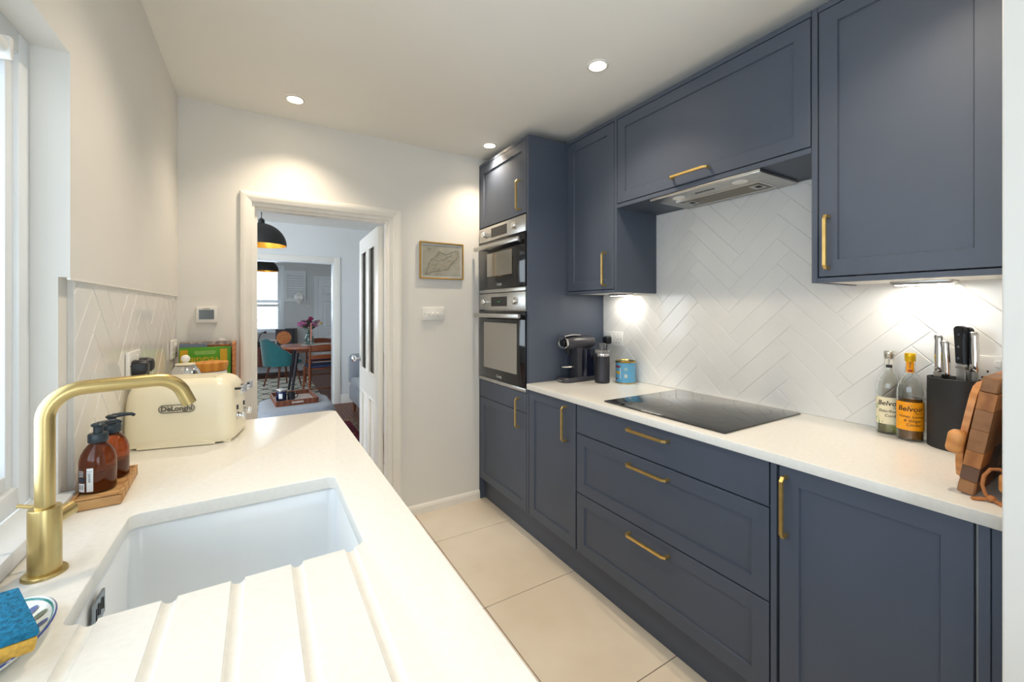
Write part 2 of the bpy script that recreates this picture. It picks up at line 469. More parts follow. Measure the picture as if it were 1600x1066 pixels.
def herring(parent, wall_x, into, s0, zoff, sdir, region, skip=None):
    """45 degree herringbone of 300x75 tiles on a wall at x; into = +1 when the tiles project towards +X"""
    w = 0.075; q = w/math.sqrt(2); n = 4
    y0, y1, z0, z1 = region
    th = 0.008; gap = 0.0008; ch = 0.0018
    rng = random.Random(3)
    for j in range(-60, 120):
        for m in range(-12, 12):
            for kind in (0, 1):
                if kind == 0: cs = [(j+8*m, j), (j+8*m+4, j), (j+8*m+4, j+1), (j+8*m, j+1)]
                else: cs = [(j, j-7-8*m), (j+1, j-7-8*m), (j+1, j-3-8*m), (j, j-3-8*m)]
                poly = [(s0 + sdir*(a-b)*q, zoff+(a+b)*q) for a, b in cs]
                if max(p[0] for p in poly) < y0 or min(p[0] for p in poly) > y1 or max(p[1] for p in poly) < z0 or min(p[1] for p in poly) > z1: continue
                cx = sum(p[0] for p in poly)/4; cz = sum(p[1] for p in poly)/4
                poly = inset(poly, gap)
                for ax, v, ge in ((0, y0, True), (0, y1, False), (1, z0, True), (1, z1, False)):
                    poly = clip(poly, ax, v, ge)
                    if len(poly) < 3: break
                if len(poly) < 3: continue
                ar = abs(sum(poly[i][0]*poly[(i+1) % len(poly)][1]-poly[(i+1) % len(poly)][0]*poly[i][1] for i in range(len(poly))))/2
                if ar < 2e-5: continue
                if skip and skip(poly): continue
                inn = inset(poly, ch)
                poly2 = inset(poly, 0.0)
                if len(inn) != len(poly2) or len(inn) < 3: inn = poly2
                tx, tz = rng.uniform(-.005, .005), rng.uniform(-.005, .005)
                ht = lambda p: th + tx*(p[0]-cx) + tz*(p[1]-cz)
                mb = MB()
                mb.loops([[(wall_x, p[0], p[1]) for p in poly2], [(wall_x+into*(ht(p)-ch*0.7), p[0], p[1]) for p in poly2], [(wall_x+into*ht(p), p[0], p[1]) for p in inn]])
                mb.build('tile', M_TILE, parent, smooth=False)
sr = thing('tile_splashback', 'glossy white herringbone tile splashback behind the hob', 'splashback', (XR, 1.08, WZ), world=True)
MB().box(XR-0.0102, XR-0.0004, 0.197, 1.972, WZ+0.0003, 1.829).build('grout_bed', M_GROUT, sr, smooth=False)
herring(sr, XR-0.004, -1, 1.087, 0.074, -1, (0.20, 1.970, WZ+0.002, 1.828),
        lambda p: min(b for a, b in p) > 1.40 and (min(a for a, b in p) > 1.572 or max(a for a, b in p) < 0.665))
sl = thing('tile_splashback', 'glossy white herringbone tile splashback on the wall beside the toaster', 'splashback', (XLT, 1.9, WZ), world=True)
MB().box(XLT+0.0004, XLT+0.0102, 1.287, YE-0.0005, WZ+0.0003, 1.3765).build('grout_bed', M_GROUT, sl, smooth=False)
MB().box(XLT+0.0128, XL+0.0008, 1.2405, YE-0.0005, 1.3725, 1.3777).build('edge_trim', M_TRIM, sl, smooth=False)
herring(sl, XLT+0.004, 1, 1.41+4*0.05303, 0.0885, -1, (1.288, YE-0.001, WZ+0.002, 1.375))

# ------------------------------------------------------------------ cabinetry
def handle(parent, axis, xf, y, z, L, m=M_BRASS):
    """slim bar handle standing off a front facing -X"""
    o, r, h = 0.030, 0.0052, L/2
    pr = [(0, -h), (o*0.75, -h), (o, -h+0.010), (o, h-0.010), (o*0.75, h), (0, h)]
    pts = [(xf-a, y+b, z) if axis == 'Y' else (xf-a, y, z+b) for a, b in pr]
    return MB().tube(pts, r*1.25, 4, square=True).build('handle', m, parent, smooth=False)
def shaker(parent, xf, y0, y1, z0, z1, fw=0.054, T=0.020, rec=0.007, name='door', slab=False):
    c = 0.0012
    y0 += 0.0008; y1 -= 0.0008; z0 += 0.0008; z1 -= 0.0008
    if slab:
        return MB().box(xf, xf+T, y0, y1, z0, z1, c, 1).build(name, M_BLUE, parent)
    R = lambda d, x: [(x, y0+d, z0+d), (x, y1-d, z0+d), (x, y1-d, z1-d), (x, y0+d, z1-d)]
    mb = MB().loops([R(0, xf+T), R(0, xf+c), R(c, xf), R(fw-0.003, xf), R(fw, xf+rec), R(fw, xf+T)], False, False)
    mb.bm.verts.ensure_lookup_table()
    o = mb.build(name, M_BLUE, parent, angle=25)
    MB().box(xf+rec, xf+T-0.001, y0+fw-0.0005, y1-fw+0.0005, z0+fw-0.0005, z1-fw+0.0005).build('panel', M_BLUE, o, smooth=False)
    return o
G = 0.0018
# --- tall oven housing
tall = thing('oven_housing_cabinet', 'tall navy cabinet housing two stacked ovens beside the end wall', 'cabinet', (1.6, 2.29, 0), world=True)
for a, b in ((1.972, 1.992), (YE-0.012, YE-0.001)):
    MB().box(XF, XR-0.001, a, b, 0.145 if b < 2.2 else 0.0, 2.305, 0.001, 1).build('side_panel', M_BLUE, tall)
MB().box(XF, XR-0.001, 1.9925, YE-0.0125, 2.287, 2.305).build('top_panel', M_BLUE, tall, smooth=False)
MB().box(XF+0.03, XR-0.001, 1.9925, YE-0.0125, 0.145, 0.163).build('bottom_panel', M_CARC, tall, smooth=False)
for z in (0.822, 1.408, 1.857):
    MB().box(XF+0.025, XR-0.05, 1.9925, YE-0.0125, z-0.009, z+0.009).build('shelf', M_CARC, tall, smooth=False)
MB().box(XR-0.02, XR-0.001, 1.9925, YE-0.0125, 0.163, 2.286).build('back_panel', M_CARC, tall, smooth=False)
d = shaker(tall, XF, 1.9925+G, YE-0.013-G, 1.866, 2.285)
handle(d, 'Z', XF, 2.06, 1.978, 0.168)
d = shaker(tall, XF, 1.9925+G, YE-0.013-G, 0.148, 0.7115)
MB().box(XF, XF+0.02, 1.9925+G, YE-0.013-G, 0.7145, 0.828, 0.0012, 1).build('dummy_drawer_front', M_BLUE, d)
handle(d, 'Z', XF, 2.066, 0.706, 0.168)

def oven(name, label, z0, z1, panel_h, hz, win):
    o = thing(name, label, 'oven', (XF+0.25, 2.29, z0), world=True)
    y0, y1 = 1.996, YE-0.0155
    MB().box(XF+0.02, XF+0.5, y0+0.02, y1-0.02, z0+0.02, z1-0.02).build('oven_body', M_STEEL, o, smooth=False)
    p = MB().box(XF-0.006, XF+0.0195, y0, y1, z1-panel_h, z1, 0.002, 2).build('control_panel', M_STEEL, o)
    pz = z1-panel_h/2
    MB().box(XF-0.0075, XF-0.0055, 2.205, 2.405, pz-0.030, pz+0.030).build('display', M_BLACKGL, p, smooth=False)
    if name == 'built_in_oven':
        lettering(p, mat('green_led', (60, 200, 110), 0.5, emit=(60, 230, 120), estr=0.6), [('-- --', 0.022, 0, 0)], flat_map((XF-0.0076, 2.305, pz), (0, -1, 0), (0, 0, 1)), 'clock_digits')
    for yy in (2.106, 2.488):
        k = MB().lathe([(0.024, 0), (0.024, -0.004), (0.0195, -0.006), (0.0185, -0.022), (0.016, -0.025)], (XF-0.006, yy, pz), 22, 'X').build('knob', M_CHROME, p)
    dr = MB().box(XF-0.008, XF+0.0195, y0, y1, z0+0.026, z1-panel_h-0.006, 0.002, 2).build('oven_door', M_BLACKGL, o)
    w0, w1, wz0, wz1 = win
    MB().box(XF-0.0092, XF-0.0078, w0, w1, wz0, wz1).build('window', mat('mirror_oven_window', (176, 172, 166), 0.12, metal=0.75, noise=(3, 0.06)), dr, smooth=False)
    h = MB(); 
    h.box(XF-0.052, XF-0.036, y0+0.01, y1-0.01, hz-0.013, hz+0.013, 0.003, 2)
    h.box(XF-0.036, XF-0.008, y0+0.05, y0+0.07, hz-0.009, hz+0.009); h.box(XF-0.036, XF-0.008, y1-0.07, y1-0.05, hz-0.009, hz+0.009)
    h.build('handle', M_STEEL, dr)
    lettering(dr, mat('pale_print', (225, 225, 225), 0.5, noise=(9, 0.02)), [('Candy', 0.026, 0, 0, 0.25)], flat_map((XF-0.0082, 2.30, z0+0.052), (0, -1, 0), (0, 0, 1)))
    MB().box(XF-0.006, XF+0.0195, y0, y1, z0, z0+0.023, 0.002, 2).build('bottom_trim', M_STEEL, o)
    return o
oven('microwave_oven', 'steel and black glass microwave oven above the larger oven', 1.4175, 1.856, 0.096, 1.715, (2.14, 2.46, 1.525, 1.675))
ov = oven('built_in_oven', 'tall steel and black glass oven below the microwave', 0.832, 1.4135, 0.108, 1.270, (2.085, 2.505, 0.925, 1.225))

# --- base cabinets
def base_body(name, label, y0, y1, end_near=True):
    t = thing(name, label, 'cabinet', (1.6, (y0+y1)/2, 0.0), world=True)
    MB().box(XF+0.022, XR-0.03, y0+0.002, y0+0.018, 0.148, 0.859).build('side_panel', M_CARC, t, smooth=False)
    MB().box(XF+0.022, XR-0.03, y1-0.018, y1-0.002, 0.148, 0.859).build('side_panel', M_CARC, t, smooth=False)
    MB().box(XF+0.022, XR-0.03, y0+0.0185, y1-0.0185, 0.148, 0.166).build('bottom_panel', M_CARC, t, smooth=False)
    MB().box(XR-0.045, XR-0.031, y0+0.0185, y1-0.0185, 0.167, 0.859).build('back_panel', M_CARC, t, smooth=False)
    for yy in (y0+0.06, y1-0.06):
        MB().lathe([(0.025, 0.0), (0.025, 0.012), (0.015, 0.016), (0.015, 0.13), (0.03, 0.14), (0.03, 0.148)], (XF+0.16, yy, 0), 14).build('foot', M_BLACK, t)
    return t
ca = base_body('base_cabinet', 'narrow navy base cabinet with a single door next to the tall ovens', 1.5555, 1.971)
d = shaker(ca, XF, 1.5605, 1.969, 0.148, 0.857); handle(d, 'Z', XF, 1.631, 0.743, 0.168)
cd = base_body('drawer_cabinet', 'wide navy cabinet of three drawers under the black hob', 0.6655, 1.5550)
d = shaker(cd, XF, 0.668, 1.553, 0.7185, 0.857, name='drawer_front', slab=True); handle(d, 'Y', XF, 1.119, 0.820, 0.190)
d = shaker(cd, XF, 0.668, 1.553, 0.4345, 0.7145, name='drawer_front'); handle(d, 'Y', XF, 1.119, 0.676, 0.190)
d = shaker(cd, XF, 0.668, 1.553, 0.148, 0.4305, name='drawer_front'); handle(d, 'Y', XF, 1.119, 0.391, 0.190)
tag(MB().box(XF, XF+0.02, 0.6475, 0.6640, 0.148, 0.858, 0.001, 1).build('filler_strip', M_BLUE), 'slim navy filler strip between the drawers and the nearest base cabinet', 'filler')
cb = base_body('base_cabinet', 'nearest navy base cabinet with a single door below the knife block', 0.2445, 0.6465)
d = shaker(cb, XF, 0.2495, 0.640, 0.148, 0.857); handle(d, 'Z', XF, 0.6195, 0.742, 0.168)
e = thing('end_filler_panel', 'narrow navy end panel between the nearest base cabinet and the wall', 'filler', (XF, 0.22, 0), world=True)
MB().box(XF, XF+0.02, 0.2265, 0.2435, 0.0, 0.858, 0.001, 1).build('panel', M_BLUE, e)
MB().box(XF+0.004, XF+0.02, 0.196, 0.2258, 0.0, 0.858, 0.001, 1).build('scribe', M_BLUE, e)
tag(MB().box(1.345, 1.361, 0.246, YE-0.0135, 0.001, 0.144, 0.0008, 1).build('plinth', M_BLUE), 'long navy plinth board along the foot of the base cabinets', 'plinth')

# --- worktop right
wr = MB()
me = curve_plate([(1.283, 0.198)] + [(XR-0.001, 0.198), (XR-0.001, 1.9705)] + [(1.283+0.012, 1.9705)] + arc(1.283+0.012, 1.9705-0.012, 0.012, PI/2, PI, 4)[1:], [], 0.8605, WZ)
o = bpy.data.objects.new('worktop', me); COL.objects.link(o); me.materials.append(M_QUARTZ)
tag(o, 'long white quartz worktop on the navy cabinets holding the hob', 'worktop')
hob = thing('induction_hob', 'black glass induction hob set on the white worktop', 'hob', (1.59, 1.112, WZ), world=True)
MB().box(1.335, 1.850, 0.826, 1.400, WZ+0.0005, WZ+0.0065, 0.002, 2).build('glass_plate', M_HOB, hob)
ring_m = mat('hob_print', (92, 92, 94), 0.2, noise=(9, 0.05))
for cx, cy, r in ((1.48, 0.97, 0.075), (1.48, 1.26, 0.09), (1.72, 0.97, 0.09), (1.72, 1.26, 0.075)):
    rg = MB(); n = 40
    rg.loops([[(cx+rr*math.cos(2*PI*k/n), cy+rr*math.sin(2*PI*k/n), WZ+0.0068) for k in range(n)] for rr in (r, r-0.0012)], False, False)
    rg.build('zone_mark', ring_m, hob, smooth=False)

# --- wall cabinets
def wall_unit(name, label, y0, y1, z0, z1, near_edge=0.0, far_edge=0.0, bot=0.018):
    t = thing(name, label, 'cabinet', (1.72, (y0+y1)/2, z0), world=True)
    MB().box(XU, XR-0.013, y0, y0+0.0175, z0, 2.305, 0.001, 1).build('side_panel', M_BLUE, t)
    MB().box(XU, XR-0.013, y1-0.0175, y1, z0, 2.305, 0.001, 1).build('side_panel', M_BLUE, t)
    MB().box(XU, XR-0.013, y0+0.018, y1-0.018, 2.2855, 2.305).build('top_panel', M_BLUE, t, smooth=False)
    return t
c1 = wall_unit('wall_cabinet', 'narrow tall navy wall cabinet beside the oven housing', 1.5535, 1.9705, 1.397, 2.305)
MB().box(XU, XU+0.022, 1.5715, 1.9525, 1.397, 1.4125).build('bottom_rail', M_BLUE, c1, smooth=False)
MB().box(XU+0.0225, XR-0.013, 1.5715, 1.9525, 1.400, 1.4125).build('bottom_panel', M_CARC, c1, smooth=False)
d = shaker(c1, XU, 1.5735, 1.9505, 1.4155, 2.283); handle(d, 'Z', XU, 1.631, 1.523, 0.172)
c2 = thing('hood_cabinet', 'wide navy wall cabinet above the cooker hood with a lift-up front', 'cabinet', (1.72, 1.11, 1.83), world=True)
MB().box(XU, XU+0.02, 0.6705, 1.5525, 1.830, 1.8495, 0.001, 1).build('bottom_rail', M_BLUE, c2)
MB().box(XU, XR-0.013, 0.6705, 1.5525, 2.2855, 2.305).build('top_panel', M_BLUE, c2, smooth=False)
pb = MB()
pb.box(XU+0.0205, XU+0.05, 0.6705, 1.5525, 1.830, 1.848); pb.box(XU+0.26, XR-0.001, 0.6705, 1.5525, 1.830, 1.848)
pb.box(XU+0.05, XU+0.26, 0.6705, 0.87, 1.830, 1.848); pb.box(XU+0.05, XU+0.26, 1.31, 1.5525, 1.830, 1.848)
pb.build('bottom_panel', M_BLUE, c2, smooth=False)
d = shaker(c2, XU, 0.6725, 1.5505, 1.8525, 2.283); handle(d, 'Y', XU, 1.125, 1.890, 0.172)
c3 = wall_unit('wall_cabinet', 'tall navy wall cabinet above the bottles and knife block', 0.2285, 0.6695, 1.397, 2.305)
MB().box(XU, XU+0.022, 0.2465, 0.6515, 1.397, 1.4125).build('bottom_rail', M_BLUE, c3, smooth=False)
MB().box(XU+0.0225, XR-0.013, 0.2465, 0.6515, 1.400, 1.4125).build('bottom_panel', M_CARC, c3, smooth=False)
d = shaker(c3, XU, 0.2485, 0.6495, 1.4155, 2.283); handle(d, 'Z', XU, 0.621, 1.526, 0.166)

# --- cooker hood insert
hd = thing('cooker_hood', 'built-in steel cooker hood under the wide wall cabinet', 'cooker hood', (1.71, 1.09, 1.815), world=True)
hx0, hx1, hy0, hy1, hz = 1.572, 1.852, 0.838, 1.342, 1.8165
h = MB().box(hx0, hx1, hy0, hy1, hz, 1.8295, 0.002, 2).build('canopy_plate', M_STEEL, hd)
MB().box(XU+0.055, XU+0.255, 0.875, 1.305, 1.8295, 1.95).build('motor_box', M_STEEL, hd, smooth=False)
fr = MB()
fx0, fx1, fy0, fy1 = 1.685, 1.82, 0.90, 1.285
for q in ((fx0, fx1, fy0, fy0+0.008), (fx0, fx1, fy1-0.008, fy1), (fx0, fx0+0.008, fy0+0.008, fy1-0.008), (fx1-0.008, fx1, fy0+0.008, fy1-0.008)):
    fr.box(*q, hz-0.003, hz)
fr.build('filter_frame', M_CHROME, hd, smooth=False)
def mesh_metal():
    m = mat('filter_mesh', (150, 142, 128), 0.4, metal=0.9, noise=(400, 0.5), bump=(420, 0.6)); return m
MB().box(fx0+0.008, fx1-0.008, fy0+0.008, fy1-0.008, hz-0.0015, hz).build('grease_filter', mesh_metal(), hd, smooth=False)
for yy in (0.92, 1.225):
    l = MB().box(fx0+0.035, fx1-0.035, yy, yy+0.045, hz-0.0035, hz-0.0016).build('filter_latch', M_STEEL, hd, smooth=False)
    MB().box(fx0+0.05, fx1-0.055, yy+0.008, yy+0.028, hz-0.0042, hz-0.0036).build('latch_slot', M_DARK, l, smooth=False)
for yy in (0.945, 1.225):
    l = MB().lathe([(0.030, -0.003), (0.030, 0.0)], (1.628, yy, hz), 24, sx=0.8).build('lamp', mat('hood_lamp_glass', (236, 234, 228), 0.3, noise=(9, 0.02)), hd)
for k in range(7):
    MB().box(1.622, 1.632, 1.055+k*0.013, 1.062+k*0.013, hz-0.002, hz).build('button', M_BLACK, hd, smooth=False)

# --- lamps: downlights and under-cabinet lights carry their own light
def downlight(x, y, label, energy=19):
    t = thing('downlight', label, 'downlight', (x, y, H), group='ceiling downlights')
    pr = [(0.047, -0.0005), (0.047, -0.003), (0.044, -0.0055), (0.037, -0.006), (0.033, -0.003), (0.031, -0.0005)]
    MB().lathe(pr, (0, 0, 0), 32, cap0=False, cap1=False).build('trim_ring', M_PLASTIC, t)
    MB().lathe([(0.031, -0.0022), (0.031, -0.0006)], (0, 0, 0), 28).build('lens', M_SPOTLENS, t)
    ld = bpy.data.lights.new('downlight_lamp', 'SPOT'); ld.energy = energy; ld.color = (1.0, 0.83, 0.62)
    ld.spot_size = math.radians(118); ld.spot_blend = 0.85; ld.shadow_soft_size = 0.03
    lo = bpy.data.objects.new('downlight_lamp', ld); COL.objects.link(lo); lo.parent = t; lo.location = (0, 0, -0.012)
downlight(0.149, 2.327, 'round lit downlight in the ceiling just before the doorway')
downlight(1.250, 2.340, 'round lit downlight in the ceiling close to the oven housing')
downlight(1.236, 1.334, 'round lit downlight in the ceiling in front of the cooker hood')
downlight(0.149, 1.334, 'round lit downlight in the ceiling above the toaster end of the sink worktop')
downlight(1.236, 0.330, 'round lit downlight in the ceiling in front of the nearest wall cabinet')
downlight(0.149, -0.660, 'round lit downlight in the ceiling behind the viewpoint')
def cabinet_light(x, y, label, energy):
    t = thing('cabinet_light', label, 'light', (x, y, 1.3995), group='under-cabinet lights', world=True)
    sl = lambda s, z: [(x+s*a, y+s*b, z) for a, b in rrect(-0.035, 0.035, -0.075, 0.075, 0.012, 4)]
    MB().loops([sl(1, 1.3995), sl(1, 1.3945), sl(0.93, 1.3885)]).build('housing', M_STEEL, t)
    MB().loops([sl(0.85, 1.3884), sl(0.84, 1.3872)]).build('diffuser', M_LED, t)
    ld = bpy.data.lights.new('cabinet_lamp', 'AREA'); ld.shape = 'RECTANGLE'; ld.size = 0.05; ld.size_y = 0.11; ld.energy = energy; ld.color = (1.0, 0.93, 0.80)
    lo = bpy.data.objects.new('cabinet_lamp', ld); COL.objects.link(lo); lo.parent = t; lo.location = (0, 0, -0.0135)
cabinet_light(1.80, 0.455, 'lit slim light under the wall cabinet above the bottles', 0.26)
cabinet_light(1.80, 1.745, 'lit slim light under the narrow wall cabinet above the coffee machine', 0.26)

# ------------------------------------------------------------------ left run: worktop, sink, cabinets
outer = [(XLT+0.001, -0.55), (0.269, -0.55)] + arc(0.269-0.03, 1.872-0.03, 0.03, 0, PI/2, 6) + arc(-0.10+0.03, 1.885+0.02, 0.02, -PI/2, -PI, 4)
outer = [(XLT+0.001, -0.55), (0.269, -0.55)] + arc(0.269-0.032, 1.874-0.032, 0.032, 0, PI/2, 6) + [(-0.10, 1.876), (-0.10, YE-0.001), (XLT+0.001, YE-0.001)]
SX0, SX1, SY0, SY1 = -0.226, 0.161, 0.777, 1.132
me = curve_plate(outer, [rrect(SX0, SX1, SY0, SY1, 0.018, 5)], 0.8605, WZ, 0.0018)
wl = bpy.data.objects.new('worktop', me); COL.objects.link(wl); me.materials.append(M_QUARTZ)
tag(wl, 'white quartz worktop with drainer grooves around the sink', 'worktop')
cut = MB()
for gx in (-0.197, -0.112, -0.029, 0.053, 0.136):
    pts = [(gx, 0.30, WZ+0.0085), (gx, 0.33, WZ+0.004), (gx, 0.56, WZ+0.0025), (gx, 0.80, WZ+0.001)]
    cut.tube(pts, 0.0095, 14)
boolean(wl, cut)
if not wl.data.materials: wl.data.materials.append(M_QUARTZ)
sk = thing('undermount_sink', 'square white ceramic undermount sink', 'sink', (-0.03, 0.955, 0.64), world=True)
def ring(d, z, r): return [(x, y, z) for x, y in rrect(SX0+d, SX1-d, SY0+d, SY1-d, r, 6)]
MB().loops([ring(-0.03, 0.8598, 0.04), ring(-0.03, 0.845, 0.04), ring(-0.014, 0.84, 0.034), ring(-0.012, 0.63, 0.04), ring(0.16, 0.625, 0.01),
            ring(0.16, 0.642, 0.01), ring(0.05, 0.648, 0.03), ring(0.02, 0.655, 0.035), ring(0.005, 0.675, 0.034), ring(-0.002, 0.72, 0.026), ring(-0.003, 0.854, 0.022), ring(-0.007, 0.8598, 0.022)], False, False).build('bowl', M_CERAM, sk, angle=50)
MB().lathe([(0.0, 0.6485), (0.03, 0.6485), (0.042, 0.645), (0.044, 0.640), (0.03, 0.632), (0.02, 0.60)], (-0.032, 0.955, 0), 28, cap0=False).build('waste', M_STEEL, sk)
ovp = MB().loops([[(-0.2235+x, y, z) for y, z in rrect(0.892, 0.945, 0.808, 0.848, 0.004, 3)] for x in (0, 0.003)]).build('overflow_plate', mat('grey_plate', (150, 160, 168), 0.3, metal=0.6, noise=(9, 0.05)), sk)
for k in range(5):
    MB().box(-0.2207, -0.2198, 0.900+k*0.0085, 0.9035+k*0.0085, 0.818+(0.004 if k % 2 else 0), 0.836+(0.004 if k % 2 else 0)).build('slot', M_DARK, ovp, smooth=False)
for i, (y0, y1, lb) in enumerate(((-0.54, 0.06, 'navy base cabinet under the sink worktop below the drainer'), (0.063, 0.60, 'navy base cabinet under the drainer grooves'), (0.603, 1.26, 'wide navy base cabinet under the white sink'), (1.263, 1.86, 'navy base cabinet under the toaster end of the sink worktop'))):
    t = thing('base_cabinet', lb, 'cabinet', (-0.05, (y0+y1)/2, 0), world=True)
    fx = 0.249
    for a, b in ((y0+0.001, y0+0.018), (y1-0.018, y1-0.001)): MB().box(XLT+0.04, fx-0.021, a, b, 0.0, 0.8595 if i != 2 else 0.8595).build('side_panel', M_BLUE if (i == 3 and b > y1-0.01) else M_CARC, t, smooth=False)
    MB().box(XLT+0.04, fx-0.021, y0+0.0185, y1-0.0185, 0.148, 0.166).build('bottom_panel', M_CARC, t, smooth=False)
    MB().box(fx-0.06, fx-0.05, y0+0.019, y1-0.019, 0.0, 0.146).build('plinth', M_BLUE, t, smooth=False)
    dd = MB(); dd.box(fx-0.02, fx, y0+0.0018, y1-0.0018, 0.148, 0.857, 0.0012, 1)
    d = dd.build('door', M_BLUE, t)
    hh = MB().tube([(fx, y1-0.05, 0.66), (fx+0.022, y1-0.05, 0.66), (fx+0.03, y1-0.05, 0.67), (fx+0.03, y1-0.05, 0.82), (fx+0.022, y1-0.05, 0.83), (fx, y1-0.05, 0.83)], 0.0065, 4, square=True).build('handle', M_BRASS, d, smooth=False)
t = thing('shelf_unit', 'narrow navy shelf unit under the worktop end behind the toaster', 'shelf', (-0.23, 2.24, 0), world=True)
MB().box(XLT+0.002, -0.115, 1.880, 1.896, 0, 0.8595).build('side_panel', M_BLUE, t, smooth=False)
MB().box(XLT+0.002, -0.115, YE-0.022, YE-0.006, 0, 0.8595).build('side_panel', M_BLUE, t, smooth=False)
for z in (0.08, 0.46): MB().box(XLT+0.002, -0.115, 1.8965, YE-0.0225, z, z+0.018).build('shelf_board', M_CARC, t, smooth=False)

# ------------------------------------------------------------------ tap
tp = thing('kitchen_tap', 'tall satin brass kitchen tap with a swan spout beside the sink', 'tap', (-0.292, 0.950, WZ))
MB().lathe([(0.0265, 0), (0.0265, 0.003), (0.0250, 0.005), (0.0192, 0.0055)], seg=36).build('base_flange', M_TAP, tp)
MB().lathe([(0.0192, 0.0055), (0.0192, 0.104), (0.0186, 0.106), (0.0118, 0.1065)], seg=36).build('body', M_TAP, tp)
dx, dy = 0.942, 0.336   # spout direction over the sink
sp = [(0, 0, 0.1066), (0, 0, 0.245)]
R = 0.045
for k in range(1, 9):
    a = PI/2*k/8; sp.append((dx*R*(1-math.cos(a)), dy*R*(1-math.cos(a)), 0.245+R*math.sin(a)))
sp.append((dx*0.135, dy*0.135, 0.290))
R2 = 0.045
for k in range(1, 8):
    a = math.radians(72)*k/7; sp.append((dx*(0.135+R2*math.sin(a)), dy*(0.135+R2*math.sin(a)), 0.290-R2*(1-math.cos(a))))
l = Vector(sp[-1])-Vector(sp[-2]); l.normalize(); e = Vector(sp[-1])+l*0.022; sp.append(tuple(e))
s = MB().tube(sp, 0.0117, 24).build('spout', M_TAP, tp, angle=45)
MB().tube([tuple(e), tuple(e+l*0.0012)], 0.0085, 20).build('aerator', M_DARK, s)
k = MB().tube([(0.002, 0.015, 0.078), (0.012, 0.056, 0.078)], 0.0125, 22).build('lever_hub', M_TAP, tp)
MB().tube([(0.010, 0.044, 0.082), (-0.046, 0.046, 0.100)], 0.0030, 10).build('lever', M_TAP, k)

# ------------------------------------------------------------------ toaster
ts = thing('toaster', 'cream four-slot toaster standing against the splashback', 'toaster', (-0.1955, 1.703, WZ), math.radians(-12.5))
TW, TD, TH = 0.144, 0.096, 0.203
def sup(w, d, r, z): return [(x, y, z) for x, y in rrect(-w, w, -d, d, r, 6)]
b = MB()
zs = [(0.006, 0.97, 0.97), (0.012, 0.995, 0.99), (0.03, 1.0, 1.0), (0.09, 0.992, 0.975), (0.135, 0.975, 0.945), (0.160, 0.95, 0.91), (0.178, 0.905, 0.86), (0.191, 0.835, 0.78), (0.199, 0.74, 0.66), (0.203, 0.64, 0.54)]
b.loops([sup(TW*a, TD*c, 0.042*min(a, c), z) for z, a, c in zs])
tb = b.build('body', M_CREAM, ts, angle=60)
c = MB()
for yy in (-0.062, -0.034, 0.034-0.012, 0.05):
    pass
for yy in (-0.045, -0.015, 0.017, 0.047):
    c.box(-0.088, 0.088, yy-0.0055, yy+0.0055, 0.12, 0.25)
boolean(tb, c)
for yy in (-0.045, -0.015, 0.017, 0.047):
    MB().box(-0.087, 0.087, yy-0.0053, yy+0.0053, 0.1205, 0.150).build('slot_lining', M_DARK, ts, smooth=False)
# arched crumb skirt along the front foot
ar = MB(); n = 16
up = [(-0.098+0.196*k/n, 0.007+0.0165*math.sin(PI*k/n)**0.8) for k in range(n+1)]
ar.prism([(-0.098, 0.0025)]+up[0:]+[(0.098, 0.0025)], -TD-0.002, -TD+0.006, 'xz')
ar.build('front_skirt', M_CREAM, ts)
for xx in (-0.125, 0.125):
    for yy in (-0.075, 0.075): MB().lathe([(0.010, 0), (0.012, 0.004), (0.012, 0.0065)], (xx, yy, 0), 14).build('foot', M_CREAM, ts)
bd = MB(); nn = 40
ro = rrect(-0.046, 0.046, -0.0125, 0.0125, 0.0124, 8); ri = rrect(-0.0437, 0.0437, -0.0102, 0.0102, 0.0101, 8)
yf = -TD*0.972-0.0012
bd.loops([[(x, yf, 0.118+z) for x, z in ro], [(x, yf-0.0012, 0.118+z) for x, z in ro], [(x, yf-0.0012, 0.118+z) for x, z in ri], [(x, yf, 0.118+z) for x, z in ri]], False, False)
M_INK = mat('grey_ink', (104, 100, 92), 0.5, noise=(9, 0.05))
bd = bd.build('badge_ring', M_INK, ts, smooth=False)
lettering(bd, M_INK, [("DeLonghi", 0.0205, 0, 0, 0, 0.0009), ("-", 0.016, -0.0225, 0.0085, 0, 0.0006)], flat_map((0, yf-0.0002, 0.118), (1, 0, 0), (0, 0, 1)))
for zz, yy in ((0.160, -0.036), (0.160, 0.036)):
    lv = MB().box(TW*0.95, TW+0.016, yy-0.004, yy+0.004, zz-0.003, zz+0.003).build('lever_stem', M_BLACK, ts, smooth=False)
    for dz in (-0.009, 0.0, 0.009):
        MB().lathe([(0.004, -0.020), (0.0046, -0.018), (0.0046, 0.018), (0.004, 0.020)], (TW+0.018, yy, zz+dz), 10, 'Y').build('lever_rib', M_CHROME, lv)
for yy in (-0.036, 0.036):
    MB().lathe([(0.0125, 0), (0.0125, 0.006), (0.010, 0.008), (0.011, 0.020), (0.009, 0.023)], (TW*0.985, yy, 0.072), 18, 'X').build('dial', M_CHROME, ts)
    MB().box(TW*0.985, TW*0.985+0.004, yy-0.004, yy+0.004, 0.092, 0.106).build('button', M_BLACK, ts, smooth=False)

